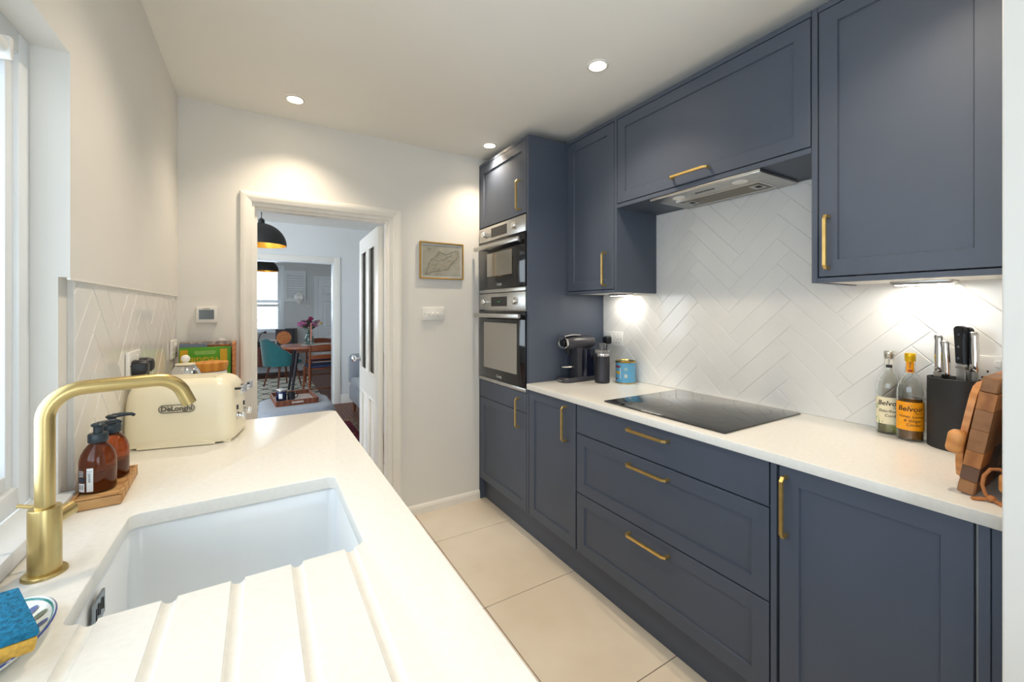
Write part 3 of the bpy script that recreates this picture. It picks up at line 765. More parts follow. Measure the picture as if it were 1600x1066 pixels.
# ------------------------------------------------------------------ soap tray and bottles
M_AMBER = mat('amber_glass', (176, 84, 30), 0.06, trans=0.85, ior=1.45, noise=(3, 0.05))
tr = thing('soap_tray', 'oak tray carrying the two amber soap bottles', 'tray', (-0.300, 1.300, WZ), math.radians(3))
MB().box(-0.040, 0.040, -0.098, 0.098, 0, 0.022, 0.004, 2).build('tray_board', M_OAK, tr)
fl = MB(); 
for q in ((-0.040, -0.034, -0.098, 0.098), (0.034, 0.040, -0.098, 0.098), (-0.034, 0.034, -0.098, -0.092), (-0.034, 0.034, 0.092, 0.098)): fl.box(*q, 0.0225, 0.026, 0.001, 1)
fl.build('tray_lip', M_OAK, tr)
def soap(name, label, x, y, rz, liquid, lab):
    s = thing(name, label, 'soap bottle', (x, y, WZ+0.0228), rz, group='amber pump bottles')
    R = 0.031
    pr = [(R*0.9, 0.0), (R, 0.004), (R, 0.058), (R*0.985, 0.068), (R*0.90, 0.080), (R*0.72, 0.092), (0.017, 0.100), (0.0125, 0.104), (0.0125, 0.108)]
    gb = MB().lathe(pr, seg=32).build('bottle', M_AMBER, s, angle=60)
    MB().lathe([(R*0.85, 0.002), (R*0.94, 0.005), (R*0.94, 0.058*liquid), (R*0.5, 0.058*liquid+0.0003)], seg=28).build('soap', mat('brown_soap', (120, 54, 24), 0.3, noise=(3, 0.1)), s, angle=60)
    cp = MB().lathe([(0.0165, 0.105), (0.0170, 0.106), (0.0170, 0.122), (0.0155, 0.124), (0.008, 0.1245), (0.008, 0.138), (0.0115, 0.140), (0.0120, 0.1435), (0.009, 0.146)], seg=24).build('pump', mat('dark_teal_plastic', (38, 50, 58), 0.35, noise=(9, 0.08)), s, angle=40)
    MB().tube([(0, 0, 0.1425), (0.020, 0, 0.1440), (0.034, 0, 0.1425), (0.040, 0, 0.138)], [0.006, 0.005, 0.0042, 0.0036], 10).build('nozzle', MATS['dark_teal_plastic'], cp)
    if lab:
        f0 = -PI*0.5-rz   # towards the aisle side that the picture shows
        ph = math.atan2(-y, -x)-rz
        lm = mat('white_label', (226, 230, 232), 0.5, noise=(9, 0.02)); bm_ = mat('label_ink', (44, 50, 66), 0.5, noise=(9, 0.05))
        wrap_patch((0, 0), R, ph-0.42, 0.0, -0.0055, 0.0055, 0.006, 0.056, 0.0005).build('side_label', lm, s)
        lettering(s, bm_, [('J pause', 0.0085, 0, 0)], lambda p, g=wrap_map((0, 0), R, ph-0.42, 0.038, 0.0008): g((p[1], -p[0])), 'label_print')
        wrap_patch((0, 0), R, ph-0.95, 0.0, -0.007, 0.007, 0.006, 0.024, 0.0005).build('barcode_label', lm, s)
        bc = MB()
        for k in range(6):
            g = wrap_map((0, 0), R, ph-0.95, 0.012, 0.0009); z0 = k*0.0016
            bc.face([g((-0.005, z0)), g((0.005, z0)), g((0.005, z0+0.0008)), g((-0.005, z0+0.0008))])
        bc.build('barcode', bm_, s, smooth=False)
        wrap_patch((0, 0), R, ph-0.95, 0.0, -0.007, 0.007, 0.027, 0.036, 0.0005).build('text_label', bm_, s)
        lt = MB()
        for k in range(4):
            g = wrap_map((0, 0), R, ph-0.95, 0.0385+k*0.0035, 0.0009); lt.face([g((-0.006, 0)), g((0.005, 0)), g((0.005, 0.0012)), g((-0.006, 0.0012))])
        lt.build('fine_print', lm, s, smooth=False)
    return s
soap('soap_bottle', 'nearer amber pump bottle with white labels on the oak tray', -0.306, 1.262, math.radians(35), 0.8, True)
soap('soap_bottle', 'farther amber pump bottle on the oak tray', -0.301, 1.342, math.radians(15), 0.7, False)

# ------------------------------------------------------------------ sponge dish
dh = thing('sponge_dish', 'painted oval ceramic dish with blue and green rim by the drainer', 'dish', (-0.286, 0.757, WZ), math.radians(-4))
def ell(a, b_, z): return [(a*math.cos(2*PI*k/40), b_*math.sin(2*PI*k/40), z) for k in range(40)]
MB().loops([ell(0.034, 0.055, 0.0), ell(0.040, 0.064, 0.002), ell(0.052, 0.083, 0.012), ell(0.057, 0.090, 0.0185), ell(0.0555, 0.088, 0.0200), ell(0.050, 0.080, 0.014), ell(0.036, 0.058, 0.006), ell(0.01, 0.02, 0.005)]).build('bowl', mat('painted_ceramic', (226, 232, 230), 0.12, noise=(5, 0.02)), dh, angle=60)
M_GLZB = mat('blue_glaze', (52, 74, 150), 0.15, noise=(30, 0.2)); M_GLZT = mat('teal_glaze', (40, 140, 140), 0.15, noise=(30, 0.2))
def rimband(a0, b0, z0, a1, b1, z1, nm, m): MB().loops([ell(a0, b0, z0), ell(a1, b1, z1)], False, False).build(nm, m, dh)
rimband(0.0572, 0.0902, 0.0187, 0.0556, 0.0881, 0.0203, 'rim_band', M_GLZB)
rimband(0.0540, 0.0858, 0.0187, 0.0524, 0.0835, 0.0168, 'inner_band', M_GLZT)
for k in range(16):
    a = 2*PI*k/16; pt = MB(); 
    ca, sa = math.cos(a), math.sin(a); cx, cy = 0.043*ca, 0.069*sa
    t = Vector((-0.043*sa, 0.069*ca)).normalized(); nrm = Vector((t.y, -t.x))
    pts = []
    for q in range(12):
        b2 = 2*PI*q/12; u = nrm*0.0075*math.cos(b2)+t*0.0055*math.sin(b2); px, py = cx+u.x, cy+u.y
        rr = math.hypot(px/0.0555, py/0.088); pts.append((px, py, 0.006+max(0, rr-0.648)*0.0335+0.0009))
    pt.face(pts); pt.build('painted_petal', M_GLZB if k % 2 else mat('olive_glaze', (110, 120, 90), 0.15, noise=(30, 0.2)), dh, smooth=False)
sg = thing('sponge', 'blue and yellow scouring sponge lying on the painted dish', 'sponge', (-0.284, 0.746, WZ+0.0255), rot=(math.radians(6), math.radians(8), math.radians(28)))
MB().box(-0.036, 0.036, -0.055, 0.055, 0, 0.018, 0.003, 2).build('foam', mat('yellow_foam', (224, 180, 84), 0.9, noise=(120, 0.35), bump=(160, 1.0)), sg)
MB().box(-0.036, 0.036, -0.055, 0.055, 0.0182, 0.0265, 0.002, 2).build('scouring_pad', mat('blue_scourer', (22, 126, 172), 0.9, noise=(150, 0.45), bump=(220, 1.0)), sg)

# ------------------------------------------------------------------ sockets and switches
def socket_plate(name, label, x, y, z, face, w=0.146, h=0.086, grp=None):
    """UK double plate on a wall; face = +1 looks towards +X, -1 towards -X"""
    s = thing(name, label, 'socket', (x, y, z), 0 if face < 0 else PI, group=grp)
    # local: plate in the YZ plane, front towards -X
    MB().box(-0.010, 0, -w/2, w/2, -h/2, h/2, 0.003, 2).build('plate', M_PLASTIC, s)
    for yy in (-0.037, 0.037):
        for py, pz in ((0, -0.004), (-0.011, -0.022), (0.011, -0.022)):
            MB().box(-0.0106, -0.0098, yy+py-0.002, yy+py+0.002, pz-0.003, pz+0.003).build('pin_hole', M_DARK, s, smooth=False)
        MB().box(-0.014, -0.0099, yy*0.45-0.006, yy*0.45+0.006, 0.010, 0.030, 0.001, 1).build('rocker', M_PLASTIC, s)
    for yy in (-w/2+0.010, w/2-0.010):
        MB().lathe([(0.003, -0.0104), (0.003, -0.0099)], (0, yy, 0), 10, 'X').build('screw', M_CHROME, s)
    return s
def plug(name, label, x, y, z, face, cable):
    p = thing(name, label, 'plug', (x, y, z), 0 if face < 0 else PI)
    MB().loops([[(xx, a*sc, b*sc) for a, b in rrect(-0.024, 0.024, -0.022, 0.026, 0.012, 4)] for xx, sc in ((0, 1.0), (-0.018, 1.0), (-0.032, 0.82), (-0.036, 0.55))]).build('plug_body', M_BLACK, p)
    return p
XT = XR-0.004-0.0086
socket_plate('double_socket', 'white double wall socket behind the coffee machine', XT, 1.872, 1.130, -1)
plug('plug', 'black plug in the socket behind the coffee machine', XT-0.0125, 1.909, 1.118, -1, None)
socket_plate('double_socket', 'white double wall socket behind the wooden chopping boards', XT, 0.292, 1.128, -1)
socket_plate('double_socket', 'white double wall socket on the tiles behind the toaster', XLT+0.004+0.0086, 1.76, 1.135, 1)
plug('plug', 'black toaster plug in the socket beside the toaster', XLT+0.0252, 1.80, 1.125, 1, None)
plug('plug', 'black second plug in the socket behind the toaster', XLT+0.0252, 1.723, 1.125, 1, None)
socket_plate('double_socket', 'white double wall socket on the tiles near the cookbooks', XLT+0.004+0.0086, 2.485, 1.125, 1)
tag(MB().tube([(XLT+0.045, 1.80, 1.105), (XLT+0.044, 1.82, 1.07), (XLT+0.026, 1.84, 0.98), (XLT+0.024, 1.85, 0.91), (XLT+0.028, 1.86, 0.8965), (XLT+0.05, 1.87, 0.8955)], 0.004, 8).build('power_cable', M_BLACK), 'black power cable hanging behind the toaster', 'cable')
tag(MB().tube([(XT-0.030, 1.909, 1.090), (XT-0.034, 1.909, 1.05), (XT-0.030, 1.915, 0.95), (XT-0.03, 1.905, 0.8965), (XT-0.05, 1.90, 0.8955), (XT-0.12, 1.90, 0.8955)], 0.004, 8).build('power_cable', M_BLACK), 'black power cable behind the coffee machine', 'cable')
dm = thing('dimmer_switch', 'white three-knob dimmer switch under the framed map', 'switch', (0.968, YE, 1.280))
MB().box(-0.073, 0.073, -0.010, 0, -0.043, 0.043, 0.003, 2).build('plate', M_PLASTIC, dm)
for xx in (-0.030, 0.0, 0.030):
    MB().lathe([(0.0105, -0.010), (0.0105, -0.020), (0.009, -0.024)], (xx, 0, 0), 18, 'Y').build('knob', M_PLASTIC, dm)
for xx in (-0.06, 0.06): MB().lathe([(0.003, -0.0106), (0.003, -0.0099)], (xx, 0, 0), 10, 'Y').build('screw', M_CHROME, dm)
th = thing('thermostat', 'white wall thermostat with a grey screen left of the doorway', 'thermostat', (-0.228, YE, 1.282))
MB().box(-0.044, 0.044, -0.024, 0, -0.040, 0.040, 0.004, 2).build('case', M_PLASTIC, th)
MB().box(-0.031, 0.031, -0.0252, -0.0238, -0.022, 0.026).build('screen', mat('grey_lcd', (104, 112, 116), 0.15, noise=(4, 0.05)), th, smooth=False)
MB().box(-0.014, 0.014, -0.0250, -0.0238, 0.031, 0.0335).build('name_bar', M_INK, th, smooth=False)

# ------------------------------------------------------------------ framed map
pf = thing('framed_map', 'small gold framed antique map hanging on the end wall', 'picture', (1.026, YE, 1.628))
fw, fh, t = 0.152, 0.120, 0.009
M_GOLDF = mat('gold_frame', (206, 164, 84), 0.35, metal=0.8, noise=(20, 0.1))
for q in ((-fw, -fw+t, -fh, fh), (fw-t, fw, -fh, fh), (-fw+t, fw-t, -fh, -fh+t), (-fw+t, fw-t, fh-t, fh)):
    MB().box(q[0], q[1], -0.018, 0, q[2], q[3], 0.0015, 1).build('frame', M_GOLDF, pf)
MB().box(-fw+t, fw-t, -0.008, -0.002, -fh+t, fh-t).build('mount', mat('white_card', (232, 230, 224), 0.7, noise=(9, 0.02)), pf, smooth=False)
mp = MB().box(-fw+0.020, fw-0.020, -0.0088, -0.0081, -fh+0.020, fh-0.020).build('map_sheet', mat('aged_map_paper', (206, 200, 180), 0.7, noise=(18, 0.1), rgb2=(186, 182, 162)), pf, smooth=False)
M_MAPL = mat('map_line_ink', (92, 88, 76), 0.7, noise=(60, 0.3)); M_LAND = mat('map_land_tint', (200, 194, 172), 0.7, rgb2=(178, 172, 150), noise=(60, 0.2))
coast = [(-0.118, -0.092), (-0.105, -0.075), (-0.098, -0.048), (-0.092, -0.020), (-0.078, 0.0), (-0.060, 0.015), (-0.042, 0.028), (-0.030, 0.048), (-0.022, 0.064), (0.0, 0.052), (0.024, 0.044), (0.044, 0.046), (0.058, 0.058), (0.078, 0.066), (0.098, 0.076), (0.112, 0.074), (0.118, 0.04), (0.104, 0.020), (0.078, -0.002), (0.058, -0.026), (0.046, -0.052), (0.020, -0.060), (-0.020, -0.066), (-0.060, -0.074), (-0.092, -0.086)]
MB().face([(x, -0.0090, z) for x, z in coast]).build('map_land', M_LAND, mp, smooth=False)
ml = MB(); ml.tube([(x, -0.0092, z) for x, z in coast+coast[:1]], 0.0011, 4)
rng = random.Random(5)
for k in range(9):
    x, z = rng.uniform(-0.08, 0.07), rng.uniform(-0.05, 0.03); pts = []
    for j in range(7):
        pts.append((x, -0.0092, z)); x += rng.uniform(0.002, 0.014); z += rng.uniform(-0.006, 0.010)
    ml.tube(pts, 0.0007, 4)
ml.build('map_lines', M_MAPL, mp, smooth=False)
tt = MB()
for k in range(3): tt.box(-0.105+0.006*k, -0.070-0.006*k, -0.0091, -0.0089, 0.076-0.007*k, 0.078-0.007*k)
tt.build('map_title', M_MAPL, mp, smooth=False)
MB().box(-fw+t, fw-t, -0.0135, -0.0125, -fh+t, fh-t).build('glazing', pane_mat('picture_glass', (1, 1, 1), 0.05), pf, smooth=False)

# ------------------------------------------------------------------ books and pots behind the toaster
def book(label, x0, x1, y0, y1, h, cover, tilt, page=True, grp='cookbooks by the end wall'):
    b = thing('cookbook', label, 'book', ((x0+x1)/2, y1, WZ+0.001), rot=(math.radians(-tilt), 0, 0), group=grp)
    w = (x1-x0)/2; d_ = y1-y0
    m = MB(); m.box(-w, w, -d_, -d_+0.003, 0, h, 0.0008, 1); m.box(-w, w, -0.003, 0, 0, h, 0.0008, 1); m.box(-w, -w+0.003, -d_+0.003, -0.003, 0, h)
    m.build('cover', cover, b)
    MB().box(-w+0.0035, w-0.004, -d_+0.0033, -0.0033, 0.003, h-0.004).build('pages', mat('book_pages', (226, 216, 196), 0.8, noise=(80, 0.1)), b, smooth=False)
    return b
M_GREEN = mat('green_cover', (86, 160, 30), 0.35, noise=(5, 0.05)); M_YEL = mat('yellow_print', (214, 170, 26), 0.4, noise=(20, 0.1))
gb = book('green vegetable cookbook standing upside down behind the toaster', -0.325, -0.122, 2.484, 2.502, 0.236, M_GREEN, 0)
yv = -0.0192
yp = MB(); yp.box(-0.098, -0.068, yv+0.0006, yv+0.0012, 0.02, 0.226); yp.box(0.057, 0.086, yv+0.0006, yv+0.0012, 0.02, 0.226); yp.build('yellow_block', M_YEL, gb, smooth=False)
lettering(gb, M_YEL, [('VEGGIE', 0.036, 0, 0, 0, 0.0006)], flat_map((-0.005, -0.0185, 0.177), (-1, 0, 0), (0, 0, -1)))
fp = MB()
for k, wv in enumerate((0.040, 0.045, 0.043)): fp.box(-wv, wv-0.004, yv+0.0006, yv+0.0012, 0.203+k*0.0062, 0.2055+k*0.0062)
fp.build('blurb_lines', mat('pale_green_print', (190, 214, 130), 0.5, noise=(60, 0.2)), gb, smooth=False)
book('slate blue cookbook behind the green one', -0.328, -0.222, 2.505, 2.527, 0.252, mat('slate_cover', (112, 124, 146), 0.5, noise=(6, 0.1)), 0)
book('orange and black cookbook tucked behind the green one', -0.220, -0.126, 2.505, 2.522, 0.245, mat('orange_cover', (196, 112, 30), 0.5, rgb2=(40, 36, 34), noise=(26, 0.3)), 0)
mgz = book('patterned grey magazine standing behind the cookbooks', -0.330, -0.118, 2.530, 2.545, 0.262, mat('patterned_cover', (196, 184, 170), 0.5, rgb2=(120, 112, 112), noise=(60, 0.3)), 0)
MB().box(0.050, 0.074, -0.012, -0.006, 0.2625, 0.276).build('bookmark', M_PLASTIC, mgz, smooth=False)
wb = thing('wooden_board', 'thin upright orange wooden board beside the cookbooks', 'board', (-0.113, 2.53, WZ), world=True)
MB().loops([[(x, y, z) for y, z in rrect(2.425, 2.585, WZ+0.0005, WZ+0.258, 0.01, 4)] for x in (-0.1145, -0.1045)]).build('board', mat('orange_wood', (204, 132, 66), 0.5, rgb2=(178, 108, 48), wave=(12, 3, 'Z')), wb)
pt = thing('storage_pot', 'cream pot with a polished steel dome lid and a white ball knob', 'pot', (-0.238, 1.965, WZ))
MB().lathe([(0.060, 0), (0.066, 0.006), (0.068, 0.08), (0.064, 0.140), (0.054, 0.168), (0.050, 0.170)], seg=32).build('body', M_CREAM, pt)
ld = MB().lathe([(0.0505, 0.1703), (0.049, 0.175), (0.042, 0.192), (0.030, 0.210), (0.027, 0.212)], seg=32).build('lid', M_CHROME, pt)
MB().lathe([(0.031, 0.2122), (0.031, 0.217), (0.012, 0.219), (0.006, 0.222)], seg=24).build('lid_cap', M_CREAM, ld)
MB().sphere((0, 0, 0.2350), 0.0145, 16, 12).build('ball_knob', M_PLASTIC, ld)
jr = thing('storage_jar', 'white storage jar with a round wooden lid before the green cookbook', 'jar', (-0.190, 2.235, WZ))
MB().lathe([(0.058, 0), (0.064, 0.005), (0.066, 0.02), (0.066, 0.146), (0.062, 0.152)], seg=32).build('body', M_CERAM, jr)
MB().lathe([(0.058, 0.1522), (0.066, 0.158), (0.0715, 0.184), (0.071, 0.190), (0.062, 0.1915)], seg=36).build('lid', mat('orange_beech', (214, 148, 60), 0.45, rgb2=(196, 126, 44), wave=(10, 2, 'X')), jr)

# ------------------------------------------------------------------ coffee corner
cm = thing('coffee_machine', 'black and chrome capsule coffee machine next to the oven housing', 'coffee machine', (1.60, 1.905, WZ))
M_GRAPH = mat('graphite_plastic', (62, 62, 68), 0.32, noise=(12, 0.06))
MB().loops([[(x, y, z) for x, y in rrect(-0.125+s, 0.125-s, -0.050+s, 0.050-s, 0.038, 7)] for z, s in ((0, 0.004), (0.004, 0), (0.020, 0.0), (0.026, 0.004))]).build('base', M_GRAPH, cm)
col = [(-0.022, 0.026), (0.012, 0.026), (0.012, 0.16), (0.018, 0.20), (-0.028, 0.20), (-0.024, 0.16)]
MB().prism(col, -0.034, 0.034, 'xz').build('column', M_GRAPH, cm)
MB().loops([[(0.020+x, y, z) for x, y in rrect(0, 0.10, -0.046, 0.046, 0.03, 6)] for z in (0.0265, 0.185)]).build('water_tank', mat('smoked_plastic', (22, 24, 40), 0.1, noise=(4, 0.1)), cm)
hd_ = MB()
def hr(x, r, dz=0): return [(x, r*1.0*math.cos(2*PI*k/28), 0.226+dz+r*0.86*math.sin(2*PI*k/28)) for k in range(28)]
hd_.loops([hr(-0.098, 0.036), hr(-0.092, 0.042), hr(-0.05, 0.047), (hr(0.02, 0.046)), hr(0.09, 0.043), hr(0.112, 0.039), hr(0.118, 0.030)])
hd_.build('head', M_GRAPH, cm, angle=50)
MB().loops([hr(-0.094, 0.043), hr(-0.104, 0.043), hr(-0.106, 0.040), hr(-0.102, 0.033)], False, True).build('front_ring', M_CHROME, cm)
MB().loops([hr(-0.1065, 0.024), hr(-0.110, 0.022)]).build('front_cap', M_BLACK, cm)
lv = MB(); lv.prism([(-0.112, 0.262), (-0.060, 0.270), (0.0, 0.2685), (0.010, 0.272), (-0.06, 0.276), (-0.114, 0.269)], -0.030, 0.030, 'xz'); lv.build('lever', M_CHROME, cm)
MB().lathe([(0.010, 0.160), (0.012, 0.175), (0.016, 0.190)], (-0.068, 0, 0), 16).build('spout', M_BLACK, cm)
MB().lathe([(0.045, 0.0855), (0.047, 0.088), (0.047, 0.094), (0.045, 0.0955)], (-0.072, 0, 0), 32, sx=1.0, sy=0.85).build('drip_grid', M_CHROME, cm)
MB().lathe([(0.048, 0.0262), (0.049, 0.0275), (0.045, 0.0295)], (-0.070, 0, 0), 30, sx=1.0, sy=0.8).build('lower_grid', M_CHROME, cm)
lettering(cm, M_PLASTIC, [('nespresso', 0.011, 0, 0)], flat_map((-0.1253, -0.0, 0.012), (0, -1, 0), (0, 0, 1)))
ft = thing('milk_frother', 'tall dark milk frother with a clear lid beside the coffee machine', 'milk frother', (1.682, 1.778, WZ))
MB().lathe([(0.040, 0), (0.042, 0.003), (0.042, 0.026), (0.0415, 0.028), (0.0415, 0.150), (0.039, 0.153)], seg=32).build('body', mat('dark_grey_metal', (58, 58, 64), 0.38, metal=0.5, noise=(20, 0.06)), ft)
MB().lathe([(0.0395, 0.1532), (0.0405, 0.156), (0.038, 0.168), (0.036, 0.169)], seg=32).build('steel_collar', M_CHROME, ft)
MB().lathe([(0.0385, 0.1692), (0.039, 0.186), (0.037, 0.189), (0.022, 0.190)], seg=32).build('lid', mat('clear_lid_plastic', (210, 206, 200), 0.08, trans=0.8, noise=(4, 0.02)), ft)
MB().lathe([(0.022, 0.1902), (0.022, 0.222), (0.020, 0.225), (0.012, 0.226)], seg=26).build('lid_knob', mat('smoke_lid', (126, 126, 132), 0.12, trans=0.5, noise=(4, 0.02)), ft)
tn = thing('coffee_tin', 'light blue printed tin with a gold rim on the worktop corner', 'tin', (1.800, 1.712, WZ))
TR = 0.056
MB().lathe([(TR-0.002, 0), (TR, 0.002), (TR, 0.118), (TR-0.001, 0.120), (TR-0.003, 0.116), (TR-0.004, 0.112)], seg=40, cap1=True).build('can', mat('blue_print', (96, 164, 204), 0.3, noise=(14, 0.06)), tn)
M_GOLD = mat('gold_tin', (214, 170, 70), 0.2, metal=1.0, noise=(14, 0.06))
MB().lathe([(TR+0.0003, 0.117), (TR+0.0025, 0.119), (TR+0.0025, 0.1225), (TR+0.0005, 0.125), (TR-0.003, 0.122)], seg=40, cap0=False, cap1=False).build('rim', M_GOLD, tn)
MB().lathe([(TR+0.0002, 0.0), (TR+0.002, 0.001), (TR+0.002, 0.0035), (TR+0.0003, 0.005)], seg=40, cap0=False, cap1=False).build('foot_rim', M_GOLD, tn)
MB().lathe([(TR-0.0045, 0.1165), (TR-0.004, 0.1185)], seg=40).build('lid', M_GOLD, tn)
ph = math.atan2(-1.695, -1.800)
for nm, u0, u1, v0, v1, c in (('red_print', -0.075, -0.030, 0.088, 0.100, (150, 60, 84)), ('yellow_print', -0.070, -0.034, 0.056, 0.068, (206, 196, 70)), ('orange_print', -0.050, -0.030, 0.052, 0.058, (214, 160, 90)), ('small_red_print', -0.070, -0.046, 0.022, 0.029, (130, 70, 100)), ('white_print', -0.032, -0.026, 0.026, 0.090, (190, 220, 240)), ('bird_print', -0.006, 0.010, 0.034, 0.054, (206, 214, 206)), ('leaf_print', -0.008, 0.012, 0.076, 0.090, (160, 196, 196))):
    wrap_patch((0, 0), TR, ph, 0.0, u0, u1, v0, v1, 0.0006).build(nm, mat(nm, c, 0.35, noise=(160, 0.2)), tn)

# ------------------------------------------------------------------ cordial bottles
def cordial(label, x, y, cap, paper, liquid, level, lines, extra):
    s = thing('cordial_bottle', label, 'bottle', (x, y, WZ), group='cordial bottles')
    R = 0.0330
    pr = [(R*0.93, 0), (R, 0.005), (R, 0.150), (R*0.985, 0.162), (R*0.90, 0.178), (R*0.68, 0.194), (0.016, 0.206), (0.0125, 0.216), (0.0120, 0.262)]
    inn = [(r-0.0028, max(z, 0.006)) for r, z in pr[::-1]]
    MB().lathe(pr+inn[:-1]+[(R*0.9-0.003, 0.006)], seg=40, cap0=True, cap1=True).build('glass', M_GLASS, s, angle=70)
    MB().lathe([(R*0.88, 0.0066), (R-0.0034, 0.009), (R-0.0034, level), (R*0.6, level+0.0002)], seg=36).build('cordial', liquid, s, angle=60)
    MB().lathe([(0.0132, 0.252), (0.0136, 0.2525), (0.0136, 0.263), (0.0139, 0.2635), (0.0139, 0.277), (0.0128, 0.2785)], seg=28).build('cap', cap, s)
    ph = math.atan2(-y, -x)
    wrap_patch((0, 0), R, ph, 0, -0.050, 0.050, 0.034, 0.124, 0.0004, 24).build('label', paper, s)
    ink = mat('dark_brown_ink', (46, 38, 34), 0.6, noise=(9, 0.1))
    lettering(s, ink, lines, lambda p: wrap_map((0, 0), R, ph, 0.0, 0.0008)(p))
    extra(s, R, ph)
    return s
def leaf(s, R, ph, u, v, L, W, ang, m, nm='leaf_print'):
    f = wrap_map((0, 0), R, ph, 0, 0.0006); pts = []
    for k in range(16):
        t = k/16*2*PI; a, b = L/2*math.cos(t), W/2*math.sin(t)*(1-0.4*abs(math.cos(t)))
        pts.append(f((u+a*math.cos(ang)-b*math.sin(ang), v+a*math.sin(ang)+b*math.cos(ang))))
    MB().face(pts).build(nm, m, s, smooth=False)
M_LEAF = mat('leaf_green_print', (92, 150, 56), 0.5, noise=(40, 0.2)); M_LEAFD = mat('dark_leaf_print', (56, 110, 60), 0.5, noise=(40, 0.2))
def ex1(s, R, ph):
    leaf(s, R, ph, 0.004, 0.046, 0.048, 0.022, 0.25, M_LEAF); leaf(s, R, ph, -0.034, 0.045, 0.024, 0.014, -0.9, M_LEAF); leaf(s, R, ph, -0.038, 0.090, 0.020, 0.014, 1.0, M_LEAF)
    leaf(s, R, ph, -0.020, 0.062, 0.030, 0.026, 0.4, mat('pale_flower_print', (244, 226, 150), 0.5, noise=(60, 0.12)), 'flower_print'); leaf(s, R, ph, 0.036, 0.104, 0.034, 0.034, 0.4, mat('warm_flower_print', (240, 204, 120), 0.5, noise=(60, 0.12)), 'flower_print')
    wrap_patch((0, 0), 0.0122, ph, 0, -0.010, 0.010, 0.222, 0.250, 0.0004).build('neck_label', mat('cream_neck_label', (232, 228, 214), 0.5, noise=(60, 0.05)), s)
    wrap_patch((0, 0), 0.0122, ph, 0, -0.0085, 0.0085, 0.2225, 0.2325, 0.0008).build('neck_seal', mat('black_seal', (40, 36, 44), 0.5, noise=(200, 0.3)), s)
    lettering(s, MATS['dark_brown_ink'], [('Belvoir', 0.007, 0, 0)], lambda p: wrap_map((0, 0), 0.0122, ph, 0.241, 0.0009)((p[1], -p[0])), 'neck_print')
def ex2(s, R, ph):
    leaf(s, R, ph, 0.022, 0.118, 0.044, 0.012, 0.25, M_LEAFD); leaf(s, R, ph, -0.036, 0.060, 0.026, 0.024, 0.2, mat('lemon_print', (246, 202, 70), 0.5, noise=(60, 0.1)), 'lemon_print')
    leaf(s, R, ph, -0.012, 0.044, 0.034, 0.014, 0.1, MATS['lemon_print'], 'lemon_print')
    wrap_patch((0, 0), 0.0122, ph, 0, -0.010, 0.010, 0.216, 0.252, 0.0004).build('neck_label', mat('orange_label', (246, 160, 20), 0.45, noise=(40, 0.06)), s)
    wrap_patch((0, 0), 0.0122, ph, 0, -0.005, 0.005, 0.219, 0.226, 0.0008).build('neck_seal', mat('red_seal', (190, 60, 20), 0.5, noise=(200, 0.3)), s)
    lettering(s, MATS['dark_brown_ink'], [('Belvoir', 0.007, 0, 0)], lambda p: wrap_map((0, 0), 0.0122, ph, 0.240, 0.0009)((p[1], -p[0])), 'neck_print')
cordial('elderflower cordial bottle with a pale cream label', 1.834, 0.549, mat('silver_cap', (206, 202, 190), 0.25, metal=0.8, noise=(20, 0.05)), mat('cream_label', (240, 230, 196), 0.5, noise=(30, 0.04)),
        mat('pale_green_cordial', (226, 222, 150), 0.05, trans=0.9, noise=(3, 0.05)), 0.050,
        [('Belvoir', 0.0225, 0.0, 0.104, 0.22, 0.0003), ('Farm', 0.010, 0.020, 0.090, 0.22), ('Elderflower', 0.0130, 0.002, 0.078, 0.22, 0.0001), ('Cordial', 0.0130, 0.008, 0.063, 0.22, 0.0001)], ex1)
cordial('honey lemon and ginger cordial bottle with a bright orange label', 1.800, 0.486, mat('yellow_cap', (236, 190, 30), 0.3, metal=0.4, noise=(20, 0.05)), mat('bright_orange_label', (248, 164, 20), 0.45, noise=(30, 0.05)),
        mat('amber_cordial', (232, 170, 90), 0.05, trans=0.85, noise=(3, 0.05)), 0.134,
        [('Belvoir', 0.0225, 0.0, 0.102, 0.22, 0.0003), ('Farm', 0.010, 0.020, 0.089, 0.22), ('Honey, Lemon', 0.0105, 0.002, 0.078, 0.22, 0.0001), ('& Ginger', 0.0120, 0.006, 0.065, 0.22, 0.0001), ('Cordial', 0.0120, 0.008, 0.052, 0.22, 0.0001)], ex2)

